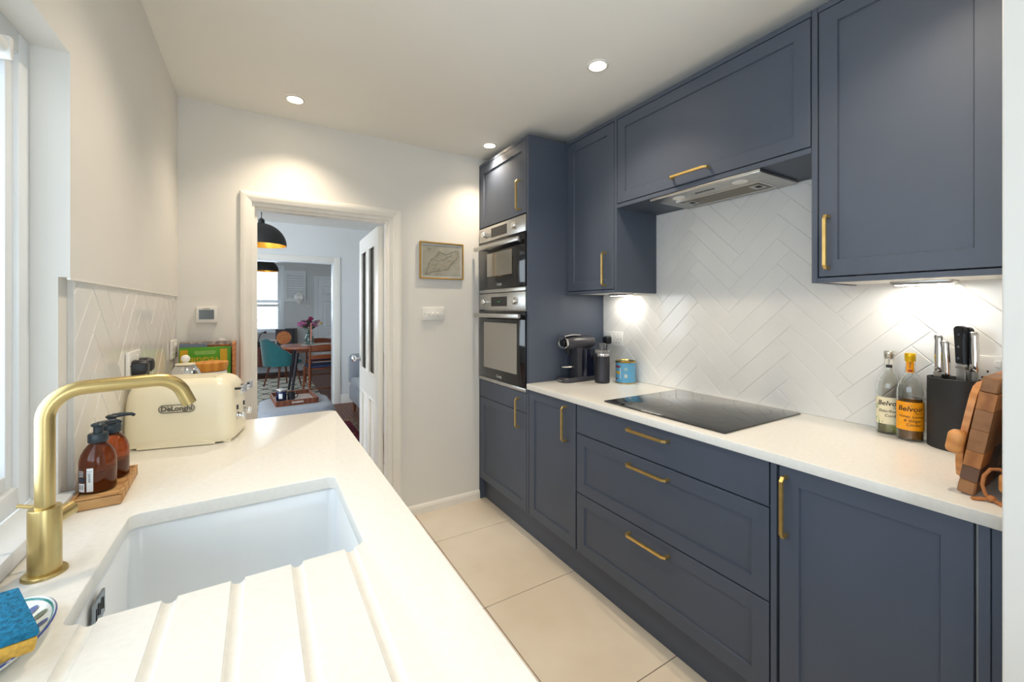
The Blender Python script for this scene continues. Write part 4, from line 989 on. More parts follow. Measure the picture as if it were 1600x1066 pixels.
# ------------------------------------------------------------------ knife block and knives
kbx, kby, kr = 1.752, 0.362, 0.0
kb = thing('knife_block', 'matt black oval knife block beside the cordial bottles', 'knife block', (1.790, 0.384, WZ), math.radians(-30))
def ov_(a, b, z): return [(a*math.cos(2*PI*k/48), b*math.sin(2*PI*k/48), z) for k in range(48)]
KA, KB = 0.050, 0.066
MB().loops([ov_(KA, KB, 0.0), ov_(KA, KB, 0.001), ov_(KA, KB, 0.212), ov_(KA-0.001, KB-0.001, 0.213), ov_(KA-0.004, KB-0.004, 0.213), ov_(KA-0.005, KB-0.005, 0.211), ov_(KA-0.005, KB-0.005, 0.006)]).build('shell', M_MATTBLACK, kb)
from mathutils import Euler
rotk = Matrix.Rotation(math.radians(-30), 4, 'Z')
def knife(label, lx, ly, ang, tilt, ztop, style):
    base = Vector((1.790, 0.384, 0)) + rotk @ Vector((lx, ly, 0))
    z0 = WZ+0.008
    k = thing('kitchen_knife', label, 'knife', (base.x, base.y, z0), rot=(math.radians(tilt), 0, math.radians(ang)), group='knives in the black block')
    L = ztop-z0; hl = 0.115
    # blade in the local XZ plane
    zb = L-hl
    MB().prism([(-0.010, zb), (0.014, zb), (0.014, 0.05), (-0.006, 0.001), (-0.010, 0.001)], -0.0011, 0.0011, 'xz').build('blade', M_STEEL, k)
    def hring(z, a, b, cx=0): return [(cx+a*math.cos(2*PI*q/16), b*math.sin(2*PI*q/16), z) for q in range(16)]
    if style == 'steel':
        MB().loops([hring(zb, 0.010, 0.005), hring(zb+0.006, 0.013, 0.008), hring(zb+0.02, 0.0105, 0.0075), hring(zb+0.06, 0.0125, 0.009, 0.001), hring(zb+0.095, 0.0105, 0.008, 0.002), hring(zb+0.108, 0.013, 0.0085, 0.004), hring(zb+0.114, 0.011, 0.007, 0.005), hring(zb+0.115, 0.007, 0.004, 0.005)]).build('handle', M_CHROME, k, angle=60)
    else:
        MB().box(-0.012, 0.015, -0.0055, 0.0055, zb-0.012, zb+0.001, 0.002, 2).build('bolster', M_STEEL, k)
        pr = [(-0.011, zb+0.002), (0.012, zb+0.002), (0.013, zb+0.05), (0.016, zb+0.085), (0.020, zb+0.105), (0.014, zb+0.113), (0.0, zb+0.114), (-0.008, zb+0.108), (-0.009, zb+0.08)]
        mb = MB(); mb.prism(pr, -0.008, 0.008, 'xz'); bmesh.ops.bevel(mb.bm, geom=list(mb.bm.edges), offset=0.002, segments=2, affect='EDGES')
        h = mb.build('handle', M_BLACK, k)
        for zz in (0.018, 0.052, 0.088):
            for sy in (-1, 1):
                MB().lathe([(0.0035, 0.0078*sy), (0.0035, 0.0087*sy)], (0.002, 0, zb+zz), 12, 'Y').build('rivet', M_CHROME, h)
    return k
knife('steel handled knife with a straight grip at the left of the black block', -0.018, 0.036, 60, 2, 1.232, 'steel')
knife('shorter steel handled knife with a curved grip in the black block', -0.008, 0.012, 60, -1, 1.214, 'steel')
knife('black riveted knife in the black block', -0.006, -0.022, 58, 1, 1.262, 'riveted')
knife('black riveted knife directly behind the other black handled one', 0.017, -0.020, 58, 1, 1.258, 'riveted')
knife('steel handled knife leaning at the right of the black block', 0.006, -0.045, 58, 1, 1.244, 'steel')

# ------------------------------------------------------------------ chopping boards
woods = [mat('wood_a', (150, 104, 64), 0.5, rgb2=(120, 82, 50), wave=(14, 5, 'X')), mat('wood_b', (176, 116, 62), 0.5, rgb2=(150, 94, 48), wave=(14, 5, 'Y')), mat('wood_c', (104, 74, 54), 0.5, rgb2=(84, 58, 42), wave=(14, 5, 'X'))]

lean = math.atan2(0.044, 0.288)
cbd = thing('chopping_board', 'thick striped end-grain chopping board leaning on the wall end', 'chopping board', (1.366, 0.262, WZ+0.0005), rot=(lean, 0, 0))
# local: thickness along Y 0..0.028, front edge at x=0, height along Z
zz = [0.0, 0.032, 0.064, 0.100, 0.150, 0.196, 0.236, 0.272]
for k in range(7):
    for i_ in range(4):
        x0 = i_*0.085
        m = woods[(k*2+i_+(1 if k == 4 else 0)) % 3]
        MB().box(x0+0.0002, x0+0.0848, 0, 0.028, zz[k]+0.0002, zz[k+1]-0.0002, 0.0006 if 0 < k < 6 else 0.003, 1).build('wood_block', m, cbd)
M_BEECH = mat('orange_beech_board', (214, 150, 88), 0.45, rgb2=(196, 130, 70), wave=(12, 3, 'Z'))
pd = thing('paddle_board', 'orange beech paddle board with a rounded handle behind the striped board', 'chopping board', (1.395, 0.2970, WZ+0.0005), rot=(lean, 0, 0))
MB().loops([[(x, y, z) for x, z in ((0.10, 0), (0.22, 0), (0.238, 0.01), (0.24, 0.02), (0.24, 0.23), (0.235, 0.243), (0.21, 0.25), (0.04, 0.25), (0.014, 0.243), (0.002, 0.225), (-0.004, 0.18), (-0.006, 0.142), (-0.006, 0.09), (0.010, 0.06), (0.045, 0.02))] for y in (0.0, 0.012)]).build('board', M_BEECH, pd)
hb = MB(); hb.box(-0.043, -0.0065, -0.003, 0.026, 0.090, 0.142, 0.011, 4); hb.build('handle', M_BEECH, pd)
sb = thing('serving_board', 'small orange wooden board with a leather cord beside the wall end', 'chopping board', (1.400, 0.2035, WZ+0.0005))
MB().loops([[(x, y, z) for x, z in rrect(0.03, 0.24, 0.0, 0.17, 0.03, 6)] for y in (0.0, 0.016)]).build('board', M_BEECH, sb)
hb = MB(); hb.box(-0.032, 0.031, -0.001, 0.024, 0.022, 0.062, 0.007, 3); hn = hb.build('handle', M_BEECH, sb)
M_LEATH = mat('tan_leather', (176, 112, 62), 0.6, noise=(60, 0.2))
MB().tube([(-0.020, 0.012, 0.0625), (-0.026, 0.022, 0.072), (-0.034, 0.034, 0.070), (-0.042, 0.042, 0.055), (-0.045, 0.044, 0.035), (-0.043, 0.040, 0.016), (-0.040, 0.034, 0.006)], 0.0035, 8).build('leather_cord', M_LEATH, sb)
MB().sphere((-0.040, 0.032, 0.008), 0.0085, 12, 8, sz=0.85).build('cord_knot', M_LEATH, sb)
MB().tube([(-0.042, 0.036, 0.006), (-0.050, 0.050, 0.0035), (-0.058, 0.058, 0.003)], [0.003, 0.0045, 0.003], 6).build('cord_tail', M_LEATH, sb)
MB().tube([(-0.042, 0.028, 0.006), (-0.050, 0.016, 0.0035), (-0.060, 0.006, 0.003)], [0.003, 0.0045, 0.003], 6).build('cord_tail', M_LEATH, sb)

# ------------------------------------------------------------------ living room and dining room beyond the doorway
LY0, LY1, LY2, LH2 = YE+0.12, 6.20, 10.0, 2.44
LXA, LXB = -2.3, 1.95
M_GREYW = mat('pale_grey_wall', (220, 222, 222), 0.75, noise=(3, 0.03))
def boards(x0, x1, y0, y1, name, label):
    f = struct(name, MB().box(x0, x1, y0, y1, -0.05, -0.004), M_DARK, label)
    return f
fl2 = boards(LXA, LXB, LY0, LY2, 'floor_living', 'brown wooden floorboards of the living and dining rooms')
x = -0.6
while x < LXB-0.05:
    MB().box(x+0.001, min(x+0.119, LXB), LY0, LY2, -0.0038, 0.0).build('floorboard', M_WALNUT, fl2, smooth=False); x += 0.12
MB().box(LXA, -0.601, LY0, LY2, -0.0038, 0.0).build('floorboards_rest', M_WALNUT, fl2, smooth=False)
struct('ceiling_living', MB().box(LXA, LXB, LY0, LY2, LH2, LH2+0.08), M_CEIL, 'white ceiling of the living and dining rooms')
struct('wall_living_right', MB().box(LXB, LXB+0.1, LY0, LY2, 0, LH2), M_GREYW, 'pale wall behind the grey sofa')
wl_ = MB(); wl_.box(LXA-0.1, LXA, LY0, 3.5, 0, LH2); wl_.box(LXA-0.1, LXA, 5.2, LY2, 0, LH2); wl_.box(LXA-0.1, LXA, 3.5, 5.2, 0, 0.8); wl_.box(LXA-0.1, LXA, 3.5, 5.2, 2.1, LH2)  # unseen bare opening added so daylight reaches the living room
struct('wall_living_left', wl_, M_GREYW, 'pale living room wall with an added daylight opening out of sight')
w = MB(); ox0, ox1, oz = -1.6, 0.872, 1.945
w.box(LXA, ox0, LY1, LY1+0.14, 0, LH2); w.box(ox1, LXB, LY1, LY1+0.14, 0, LH2); w.box(ox0, ox1, LY1, LY1+0.14, oz, LH2)
struct('wall_middle', w, M_GREYW, 'pale wall between living room and dining room with a wide opening')
tr2 = struct_empty('trim_2', 'white casing around the opening to the dining room', 'door casing', (0.9, LY1, 0))
c = MB(); c.box(ox1, ox1+0.085, LY1-0.02, LY1, 0, oz+0.08, 0.004); c.build('upright', M_TRIM, tr2)
c = MB(); c.box(ox0-0.085, ox0, LY1-0.02, LY1, 0, oz+0.08, 0.004); c.build('upright', M_TRIM, tr2)
MB().box(ox0, ox1, LY1-0.02, LY1, oz, oz+0.08, 0.004).build('head', M_TRIM, tr2)
MB().box(ox1-0.012, ox1, LY1-0.002, LY1+0.142, 0, oz-0.012).build('lining', M_UPVC, tr2, smooth=False)
MB().box(ox0, ox1, LY1-0.002, LY1+0.142, oz-0.012, oz).build('lining', M_UPVC, tr2, smooth=False)
w = MB(); wx0, wx1, wz0, wz1 = -1.25, 0.375, 0.85, 2.17
w.box(LXA, wx0, LY2, LY2+0.1, 0, LH2); w.box(wx1, LXB, LY2, LY2+0.1, 0, LH2); w.box(wx0, wx1, LY2, LY2+0.1, 0, wz0); w.box(wx0, wx1, LY2, LY2+0.1, wz1, LH2)
struct('wall_far', w, M_GREYW, 'pale far wall of the dining room with a sash window')
wd = struct_empty('window_2', 'white sash window with lowered slats in the dining room', 'window', (wx1, LY2, wz0))
def wbox(nm, a, b, c_, d_, y0=LY2+0.01, y1=LY2+0.06, m=M_UPVC): return MB().box(a, b, y0, y1, c_, d_, 0.003, 1).build(nm, m, wd)
wbox('frame', wx1-0.06, wx1, wz0, wz1); wbox('frame', wx0, wx0+0.06, wz0, wz1); wbox('frame', wx0+0.06, wx1-0.06, wz1-0.06, wz1); wbox('frame', wx0+0.06, wx1-0.06, wz0, wz0+0.06)
wbox('meeting_rail', wx0+0.06, wx1-0.06, 1.44, 1.505); wbox('sill', wx0-0.04, wx1+0.04, wz0-0.03, wz0-0.001, LY2-0.06, LY2+0.06)
wbox('pane', wx0+0.06, wx1-0.06, wz0+0.06, 1.44, LY2+0.038, LY2+0.042, M_PANE); wbox('pane', wx0+0.06, wx1-0.06, 1.505, wz1-0.06, LY2+0.038, LY2+0.042, M_PANE)
wbox('casing', wx1, wx1+0.06, wz0-0.0, wz1+0.06, LY2-0.02, LY2-0.0005); wbox('casing', wx0, wx1, wz1, wz1+0.06, LY2-0.02, LY2-0.0005)
bl = thing('window_shutter', 'white lower shutter with tilted slats closing the bottom of the dining room window', 'shutter', (wx1-0.2, LY2-0.03, wz0), world=True)
MB().box(0.330, 0.372, LY2-0.045, LY2-0.024, wz0+0.005, 1.42).build('stile', M_UPVC, bl, smooth=False)
MB().box(-0.9, 0.330, LY2-0.045, LY2-0.024, 1.36, 1.42).build('top_rail', M_UPVC, bl, smooth=False)
MB().box(-0.9, 0.330, LY2-0.045, LY2-0.024, wz0+0.005, wz0+0.05).build('bottom_rail', M_UPVC, bl, smooth=False)
for k in range(9):
    z = wz0+0.075+k*0.048
    MB().loops([[(xx, LY2-0.034+a, z+b) for a, b in ((-0.022, -0.006), (-0.020, -0.009), (0.022, 0.006), (0.020, 0.009))] for xx in (-0.9, 0.329)]).build('slat', M_UPVC, bl, smooth=False)
sh = thing('shutter_leaf', 'open white louvred shutter leaf folded against the dining room wall', 'shutter', (0.64, LY2-0.04, 1.50), world=True)
sx0, sx1, sz0, sz1 = 0.437, 0.845, 1.475, 2.13
ya, yb = LY2-0.060, LY2-0.032
for q in ((sx0, sx0+0.05, sz0, sz1), (sx1-0.05, sx1, sz0, sz1), (sx0+0.05, sx1-0.05, sz0, sz0+0.06), (sx0+0.05, sx1-0.05, sz1-0.06, sz1)): MB().box(q[0], q[1], ya, yb, q[2], q[3], 0.002, 1).build('shutter_rail', M_UPVC, sh)
for k in range(10):
    z = sz0+0.085+k*0.054
    MB().loops([[(xx, (ya+yb)/2+a, z+b) for a, b in ((-0.010, -0.024), (-0.013, -0.020), (0.010, 0.024), (0.013, 0.020))] for xx in (sx0+0.051, sx1-0.051)]).build('slat', M_UPVC, sh, smooth=False)
MB().box(sx0-0.035, sx0-0.001, LY2-0.031, LY2-0.021, sz0+0.1, sz0+0.2).build('hinge', M_UPVC, sh, smooth=False)
dr3 = struct_empty('door_3', 'white six-panel door at the far end of the dining room', 'door', (1.4, LY2, 0))
MB().box(1.09, 1.85, LY2-0.03, LY2-0.001, 0.005, 1.96, 0.002, 1).build('leaf', M_UPVC, dr3)
for (a, b) in ((1.18, 1.43), (1.51, 1.76)):
    for (c_, d_) in ((0.2, 0.75), (0.9, 1.50), (1.62, 1.84)):
        m_ = MB(); R_ = lambda dd, y_: [(a+dd, y_, c_+dd), (b-dd, y_, c_+dd), (b-dd, y_, d_-dd), (a+dd, y_, d_-dd)]
        m_.loops([R_(0, LY2-0.0302), R_(0.012, LY2-0.040), R_(0.03, LY2-0.034), R_(0.05, LY2-0.042)], False, True); m_.build('panel', M_UPVC, dr3, smooth=False)
for a, b in ((1.01, 1.088), (1.852, 1.93)): MB().box(a, b, LY2-0.035, LY2-0.001, 0, 2.035, 0.003, 1).build('casing', M_UPVC, dr3)
MB().box(1.0885, 1.8515, LY2-0.035, LY2-0.001, 1.962, 2.035, 0.003, 1).build('casing', M_UPVC, dr3)
MB().box(1.105, 1.165, LY2-0.062, LY2-0.031, 0.985, 1.035, 0.008, 2).build('rim_lock', M_BRASS, dr3)
tag(MB().box(0.865, 0.935, LY2-0.012, LY2-0.0005, 1.34, 1.41, 0.003, 1).build('light_switch', M_PLASTIC), 'small white light switch left of the six-panel door', 'switch')

# pendant lamps
def pendant(x, y, zb, r, label):
    p = thing('pendant_lamp', label, 'pendant lamp', (x, y, zb), group='black dome pendant lamps')
    n = 12
    out = [(r*math.cos(PI/2*k/n), r*0.98*math.sin(PI/2*k/n)) for k in range(n)]+[(0.025, r*0.985)]
    inn = [((r-0.003)*math.cos(PI/2*k/n), (r-0.003)*0.98*math.sin(PI/2*k/n)) for k in range(n)]+[(0.022, (r-0.003)*0.985)]
    MB().lathe(out, seg=48, cap0=False).build('shade', M_MATTBLACK, p)
    MB().lathe(inn, seg=48, cap0=False).build('gold_lining', mat('gold_leaf', (238, 178, 60), 0.35, metal=0.6, noise=(12, 0.15)), p)
    MB().lathe([(r, 0), (r-0.003, 0)], seg=48, cap0=False, cap1=False).build('rim', M_MATTBLACK, p)
    MB().lathe([(0.026, r*0.985), (0.024, r*0.985+0.03), (0.008, r*0.985+0.045)], seg=20).build('cap', M_BLACK, p)
    MB().tube([(0, 0, r*0.985+0.045), (0, 0, LH2-zb)], 0.0035, 8).build('cord', M_BLACK, p)
    b = MB().sphere((0, 0, 0.11), 0.035, 16, 10).build('bulb', mat('warm_bulb', (255, 220, 160), 0.4, emit=(255, 196, 110), estr=8.0), p)
    MB().lathe([(0.012, 0.14), (0.012, 0.185)], seg=14).build('bulb_holder', M_BLACK, p)
pendant(0.012, 4.30, 1.878, 0.198, 'black dome pendant lamp with gold lining hanging in the living room')
pendant(0.075, 8.00, 1.94, 0.198, 'black dome pendant lamp with gold lining hanging in the dining room beyond')

# rugs
rg = thing('red_rug', 'red patterned rug on the living room floor beside the sofa', 'rug', (0.95, 4.1, 0), world=True)
M_RUGR = mat('red_rug_wool', (136, 40, 52), 0.95, rgb2=(84, 30, 50), noise=(14, 0.3), bump=(300, 0.6)); M_RUGB = mat('rug_border_wool', (176, 156, 134), 0.95, rgb2=(96, 66, 60), noise=(40, 0.4), bump=(300, 0.6))
MB().box(0.53, 0.965, 3.0, 5.25, 0.0005, 0.007).build('border', M_RUGB, rg, smooth=False)
MB().box(0.60, 0.90, 3.10, 5.15, 0.0072, 0.0082).build('field', M_RUGR, rg, smooth=False)
k = 0; yy = 3.2
while yy < 5.0:
    MB().prism([(0.64, yy+0.10), (0.75, yy+0.02), (0.86, yy+0.10), (0.75, yy+0.18)], 0.0083, 0.0087).build('diamond', mat('rug_orange', (186, 110, 76), 0.95, noise=(60, 0.3)) if k % 2 else mat('rug_navy', (50, 46, 76), 0.95, noise=(60, 0.3)), rg, smooth=False); k += 1; yy += 0.26
def trellis_mat():
    m = bpy.data.materials.new('trellis_rug_wool'); m.use_nodes = True
    N = m.node_tree.nodes; L = m.node_tree.links; b = N['Principled BSDF']; b.inputs['Roughness'].default_value = 0.95
    tc = N.new('ShaderNodeTexCoord'); sx = N.new('ShaderNodeSeparateXYZ'); L.new(tc.outputs['Object'], sx.inputs[0])
    def sin_(sock, f, ph=0):
        a = N.new('ShaderNodeMath'); a.operation = 'MULTIPLY_ADD'; a.inputs[1].default_value = f; a.inputs[2].default_value = ph; L.new(sock, a.inputs[0])
        s_ = N.new('ShaderNodeMath'); s_.operation = 'SINE'; L.new(a.outputs[0], s_.inputs[0]); return s_.outputs[0]
    p1 = N.new('ShaderNodeMath'); p1.operation = 'ADD'; L.new(sin_(sx.outputs[0], 22), p1.inputs[0]); L.new(sin_(sx.outputs[1], 14, 1.2), p1.inputs[1])
    ab = N.new('ShaderNodeMath'); ab.operation = 'ABSOLUTE'; L.new(p1.outputs[0], ab.inputs[0])
    lt = N.new('ShaderNodeMath'); lt.operation = 'LESS_THAN'; lt.inputs[1].default_value = 0.28; L.new(ab.outputs[0], lt.inputs[0])
    mx = N.new('ShaderNodeMix'); mx.data_type = 'RGBA'; mx.inputs[6].default_value = (*lin((222, 216, 200)), 1); mx.inputs[7].default_value = (*lin((112, 112, 108)), 1)
    L.new(lt.outputs[0], mx.inputs[0]); L.new(mx.outputs[2], b.inputs['Base Color']); return m
tag(MB().box(-1.5, 0.80, 5.45, 9.05, 0.0005, 0.010, 0.003, 1).build('trellis_rug', trellis_mat()), 'cream rug with a grey trellis pattern under the dining table', 'rug')

# ottoman with tray and candle
M_GREYF = mat('grey_blue_fabric', (140, 145, 154), 0.9, noise=(80, 0.12), bump=(400, 0.5), sheen=0.3)
otm = thing('ottoman', 'grey upholstered ottoman carrying a wooden tray', 'ottoman', (0.30, 4.52, 0))
MB().loops([[(x, y, z) for x, y in rrect(-0.315+s, 0.315-s, -0.40+s, 0.40-s, 0.16, 8)] for z, s in ((0.07, 0.02), (0.09, 0.0), (0.36, 0.0), (0.40, 0.015), (0.417, 0.05), (0.42, 0.09))]).build('cushion', M_GREYF, otm, angle=60)
for sx in (-0.2, 0.2):
    for sy in (-0.28, 0.28): MB().lathe([(0.016, 0), (0.022, 0.06), (0.026, 0.0705)], (sx, sy, 0), 12).build('leg', M_WALNUT, otm)
ty = thing('serving_tray', 'walnut tray with cut-out handles on the grey ottoman', 'tray', (0.285, 4.60, 0.4208), math.radians(4))
MB().box(-0.175, 0.175, -0.24, 0.24, 0, 0.010, 0.002, 1).build('tray_base', mat('pale_tray_base', (196, 184, 176), 0.3, noise=(8, 0.1)), ty)
for sx in (-1, 1): MB().box(sx*0.175-0.006, sx*0.175+0.006, -0.246, 0.246, 0.0, 0.048, 0.002, 1).build('tray_side', M_WALNUT, ty)
for sy in (-1, 1):
    e = MB(); y_ = sy*0.246; e.box(-0.168, 0.168, y_-0.006, y_+0.006, 0, 0.018); e.box(-0.168, -0.05, y_-0.006, y_+0.006, 0.018, 0.036); e.box(0.05, 0.168, y_-0.006, y_+0.006, 0.018, 0.036); e.box(-0.168, 0.168, y_-0.006, y_+0.006, 0.036, 0.050); e.build('tray_end', M_WALNUT, ty, smooth=False)
cj = thing('candle_jar', 'dark blue candle jar with a white label on the walnut tray', 'candle', (0.178, 4.60, 0.4312))
MB().lathe([(0.042, 0), (0.045, 0.004), (0.045, 0.086), (0.043, 0.09)], seg=28).build('jar', mat('navy_glass', (30, 36, 70), 0.1, noise=(4, 0.1)), cj)
MB().lathe([(0.0455, 0.0902), (0.046, 0.092), (0.046, 0.104), (0.044, 0.106)], seg=28).build('lid', M_STEEL, cj)
wrap_patch((0, 0), 0.045, -PI/2-0.2, 0, -0.016, 0.016, 0.022, 0.068, 0.0006).build('label', MATS['white_label'], cj)
cu_ = thing('black_mug', 'small black mug beside the candle jar on the walnut tray', 'mug', (0.262, 4.60, 0.4312))
MB().lathe([(0.030, 0), (0.034, 0.004), (0.034, 0.066), (0.031, 0.066), (0.030, 0.01)], seg=24).build('cup', M_BLACK, cu_)
MB().tube([(0.033, 0, 0.052), (0.052, 0, 0.050), (0.056, 0, 0.034), (0.050, 0, 0.018), (0.033, 0, 0.016)], 0.005, 8).build('mug_handle', M_BLACK, cu_)

# sofa along the living room wall
sf = thing('sofa', 'grey blue sofa at the living room wall behind the open door', 'sofa', (1.35, 4.9, 0), world=True)
MB().box(0.98, 1.94, 4.0, 5.70, 0.14, 0.36, 0.05, 4).build('seat_base', M_GREYF, sf, angle=60)
for y0_, y1_ in ((4.02, 4.76), (4.77, 5.52)): MB().box(0.97, 1.70, y0_, y1_, 0.361, 0.46, 0.04, 4).build('seat_cushion', M_GREYF, sf, angle=60)
MB().box(1.72, 1.94, 4.0, 5.70, 0.361, 0.82, 0.06, 4).build('backrest', M_GREYF, sf, angle=60)
MB().box(0.97, 1.72, 5.535, 5.70, 0.361, 0.74, 0.05, 4).build('armrest', M_GREYF, sf, angle=60)
MB().box(0.97, 1.72, 3.85, 4.015, 0.141, 0.62, 0.05, 4).build('armrest', M_GREYF, sf, angle=60)
for xx in (1.04, 1.88):
    for yy in (4.1, 5.62): MB().lathe([(0.012, 0.0), (0.022, 0.12), (0.024, 0.139)], (xx, yy, 0), 12).build('leg', M_WALNUT, sf)

# dining table
dt = thing('dining_table', 'teak dining table with dark splayed legs', 'table', (0.98, 7.30, 0.0))
MB().loops([[(x, y, z) for x, y in rrect(-0.70, 0.70, -0.42, 0.42, 0.20, 8)] for z in (0.722, 0.745)]).build('table_top', mat('teak_top', (186, 112, 78), 0.3, rgb2=(160, 88, 58), wave=(5, 3, 'Y')), dt)
MB().box(-0.50, 0.50, -0.28, 0.28, 0.655, 0.7215).build('apron', M_WALNUT, dt, smooth=False)
M_DLEG = mat('dark_leg', (38, 34, 44), 0.4, noise=(9, 0.1))
for sx in (-1, 1):
    for sy in (-1, 1): MB().tube([(sx*0.58, sy*0.33, 0.0130), (sx*0.50, sy*0.27, 0.6545)], [0.015, 0.027], 12).build('leg', M_DLEG, dt)
# teal chair
tc_ = thing('teal_chair', 'teal upholstered tub chair at the end of the dining table', 'chair', (0.33, 8.03, 0.0140), math.radians(-62))
M_TEAL = mat('teal_velvet', (40, 118, 124), 0.8, noise=(40, 0.15), sheen=0.6)
MB().loops([[(x, y, z) for x, y in rrect(-0.24+s, 0.24-s, -0.22+s, 0.24-s, 0.10, 6)] for z, s in ((0.38, 0.03), (0.40, 0.0), (0.44, 0.0), (0.465, 0.03))]).build('seat', M_TEAL, tc_, angle=60)
bk = MB(); n = 18
prof = []
for k in range(n+1):
    a = PI*1.08*k/n - PI*0.04; r = 0.265; cs, sn = math.cos(a), math.sin(a)
    hgt = 0.56+0.26*max(0, math.sin(a))**1.2
    prof.append((r*cs, -0.02-r*0.98*sn, hgt, cs, -sn))
rings = []
for x_, y_, h_, nx_, ny_ in prof:
    t_ = 0.022
    rings.append([(x_-nx_*t_*0.8, y_-ny_*t_*0.8, 0.36), (x_+nx_*t_*0.4, y_+ny_*t_*0.4, 0.36), (x_+nx_*(t_+0.01), y_+ny_*(t_+0.01), 0.36+(h_-0.36)*0.5), (x_+nx_*(t_+0.03), y_+ny_*(t_+0.03), h_-0.02), (x_+nx_*0.02, y_+ny_*0.02, h_), (x_-nx_*0.005, y_-ny_*0.005, h_-0.02), (x_-nx_*t_, y_-ny_*t_, 0.36+(h_-0.36)*0.5)])
bk.loops(rings); bk.build('backrest', M_TEAL, tc_, angle=60)
for sx in (-1, 1):
    for sy in (-1, 1): MB().tube([(sx*0.21, sy*0.20, 0.0), (sx*0.14, sy*0.13, 0.379)], [0.011, 0.018], 10).build('leg', M_WALNUT, tc_)
# wooden chairs
def wood_chair(label, loc, rz, seatm):
    c = thing('wooden_chair', label, 'chair', loc, rz, group='wooden dining chairs')
    M_CH = mat('chair_wood', (138, 74, 40), 0.4, rgb2=(112, 56, 30), wave=(8, 3, 'Z'))
    # local: sitter faces +Y, back at -Y
    for sx in (-1, 1):
        MB().tube([(sx*0.215, -0.235, 0), (sx*0.205, -0.195, 0.42), (sx*0.205, -0.23, 0.78)], [0.013, 0.018, 0.014], 10).build('back_post', M_CH, c)
        MB().tube([(sx*0.215, 0.20, 0), (sx*0.20, 0.18, 0.418)], [0.013, 0.019], 10).build('leg', M_CH, c)
        MB().tube([(sx*0.214, -0.215, 0.20), (sx*0.208, 0.19, 0.20)], 0.009, 8).build('stretcher', M_CH, c)
    for z0_, h_ in ((0.70, 0.085), (0.575, 0.065)):
        r = MB(); rr_ = []
        for k in range(9):
            u = -0.215+0.43*k/8; b_ = 0.030*(1-(u/0.215)**2)
            rr_.append([(u, -0.218-b_, z0_), (u, -0.203-b_, z0_), (u, -0.209-b_, z0_+h_*(0.72+0.28*math.cos(u/0.215*PI/2))), (u, -0.222-b_, z0_+h_*(0.72+0.28*math.cos(u/0.215*PI/2)))])
        r.loops(rr_); r.build('back_rail', M_CH, c, angle=50)
    MB().box(-0.215, 0.215, -0.19, 0.205, 0.4185, 0.435, 0.006, 2).build('seat_frame', M_CH, c)
    MB().box(-0.205, 0.205, -0.18, 0.20, 0.4355, 0.475, 0.018, 3).build('seat', seatm, c, angle=60)
    MB().tube([(-0.213, -0.222, 0.14), (0.213, -0.222, 0.14)], 0.009, 8).build('cross_stretcher', M_CH, c)
    return c
M_NAVYS = mat('navy_seat_fabric', (48, 58, 92), 0.8, noise=(60, 0.15))
wood_chair('curved-rail wooden chair with its back to the living room', (0.80, 6.90, 0.0105), math.radians(6), M_NAVYS)
wood_chair('wooden chair with a navy seat on the window side of the dining table', (0.92, 7.92, 0.0105), math.radians(184), M_NAVYS)

# table setting
tag(MB().loops([[(x, y, z) for x, y in rrect(0.56, 0.98, 7.18, 7.55, 0.02, 3)] for z in (0.7455, 0.748)]).build('table_mat', mat('white_linen', (224, 220, 214), 0.9, noise=(60, 0.06))), 'white cloth mat under the vase on the dining table', 'table mat')
vs = thing('flower_vase', 'clear glass vase on the white cloth', 'vase', (0.68, 7.40, 0.7483))
MB().lathe([(0.040, 0), (0.058, 0.008), (0.070, 0.05), (0.062, 0.11), (0.040, 0.155), (0.040, 0.17), (0.050, 0.19), (0.047, 0.19), (0.037, 0.17), (0.037, 0.155), (0.059, 0.11), (0.066, 0.05), (0.054, 0.012)], seg=28).build('glass', mat('aqua_glass', (200, 228, 224), 0.04, trans=0.9, noise=(3, 0.03)), vs, angle=60)
fb = thing('flower_bouquet', 'bouquet of pink and magenta blooms in the glass vase', 'flowers', (0.68, 7.40, 0.764))
rng = random.Random(11)
M_PINK = [mat('pink_petal', (206, 120, 172), 0.7, noise=(40, 0.2)), mat('magenta_petal', (160, 46, 104), 0.7, noise=(40, 0.2)), mat('pale_pink_petal', (222, 168, 196), 0.7, noise=(40, 0.15))]
M_LF = mat('bouquet_leaf', (70, 86, 66), 0.6, noise=(40, 0.25)); M_STM = mat('flower_stem', (76, 98, 60), 0.6, noise=(30, 0.2))
blooms = [(-0.13, 0, 0.31, 0.055, 0), (-0.07, -0.03, 0.335, 0.055, 0), (-0.005, 0.0, 0.345, 0.05, 1), (0.02, 0.02, 0.395, 0.045, 1), (-0.03, 0.02, 0.29, 0.05, 1), (0.085, 0.0, 0.335, 0.040, 2), (0.13, 0.02, 0.35, 0.032, 2), (0.06, -0.03, 0.30, 0.042, 0), (-0.10, 0.04, 0.27, 0.040, 2), (0.10, 0.0, 0.28, 0.035, 2)]
for x_, y_, z_, r_, mi in blooms:
    st = MB().tube([(x_*0.10, y_*0.10, 0.02), (x_*0.12, y_*0.12, 0.195), (x_*0.8, y_*0.8, z_-r_*0.7)], 0.003, 6).build('stem', M_STM, fb)
    b = MB()
    b.sphere((x_, y_, z_), r_*0.62, 10, 6)
    for q in range(14):
        a, el = q*2.4, rng.uniform(-0.5, 1.0)
        d_ = Vector((math.cos(a)*math.cos(el), math.sin(a)*math.cos(el), math.sin(el)))
        b.sphere(tuple(Vector((x_, y_, z_))+d_*r_*0.62), r_*0.36, 7, 5, sz=0.7)
    b.build('bloom', M_PINK[mi], st)
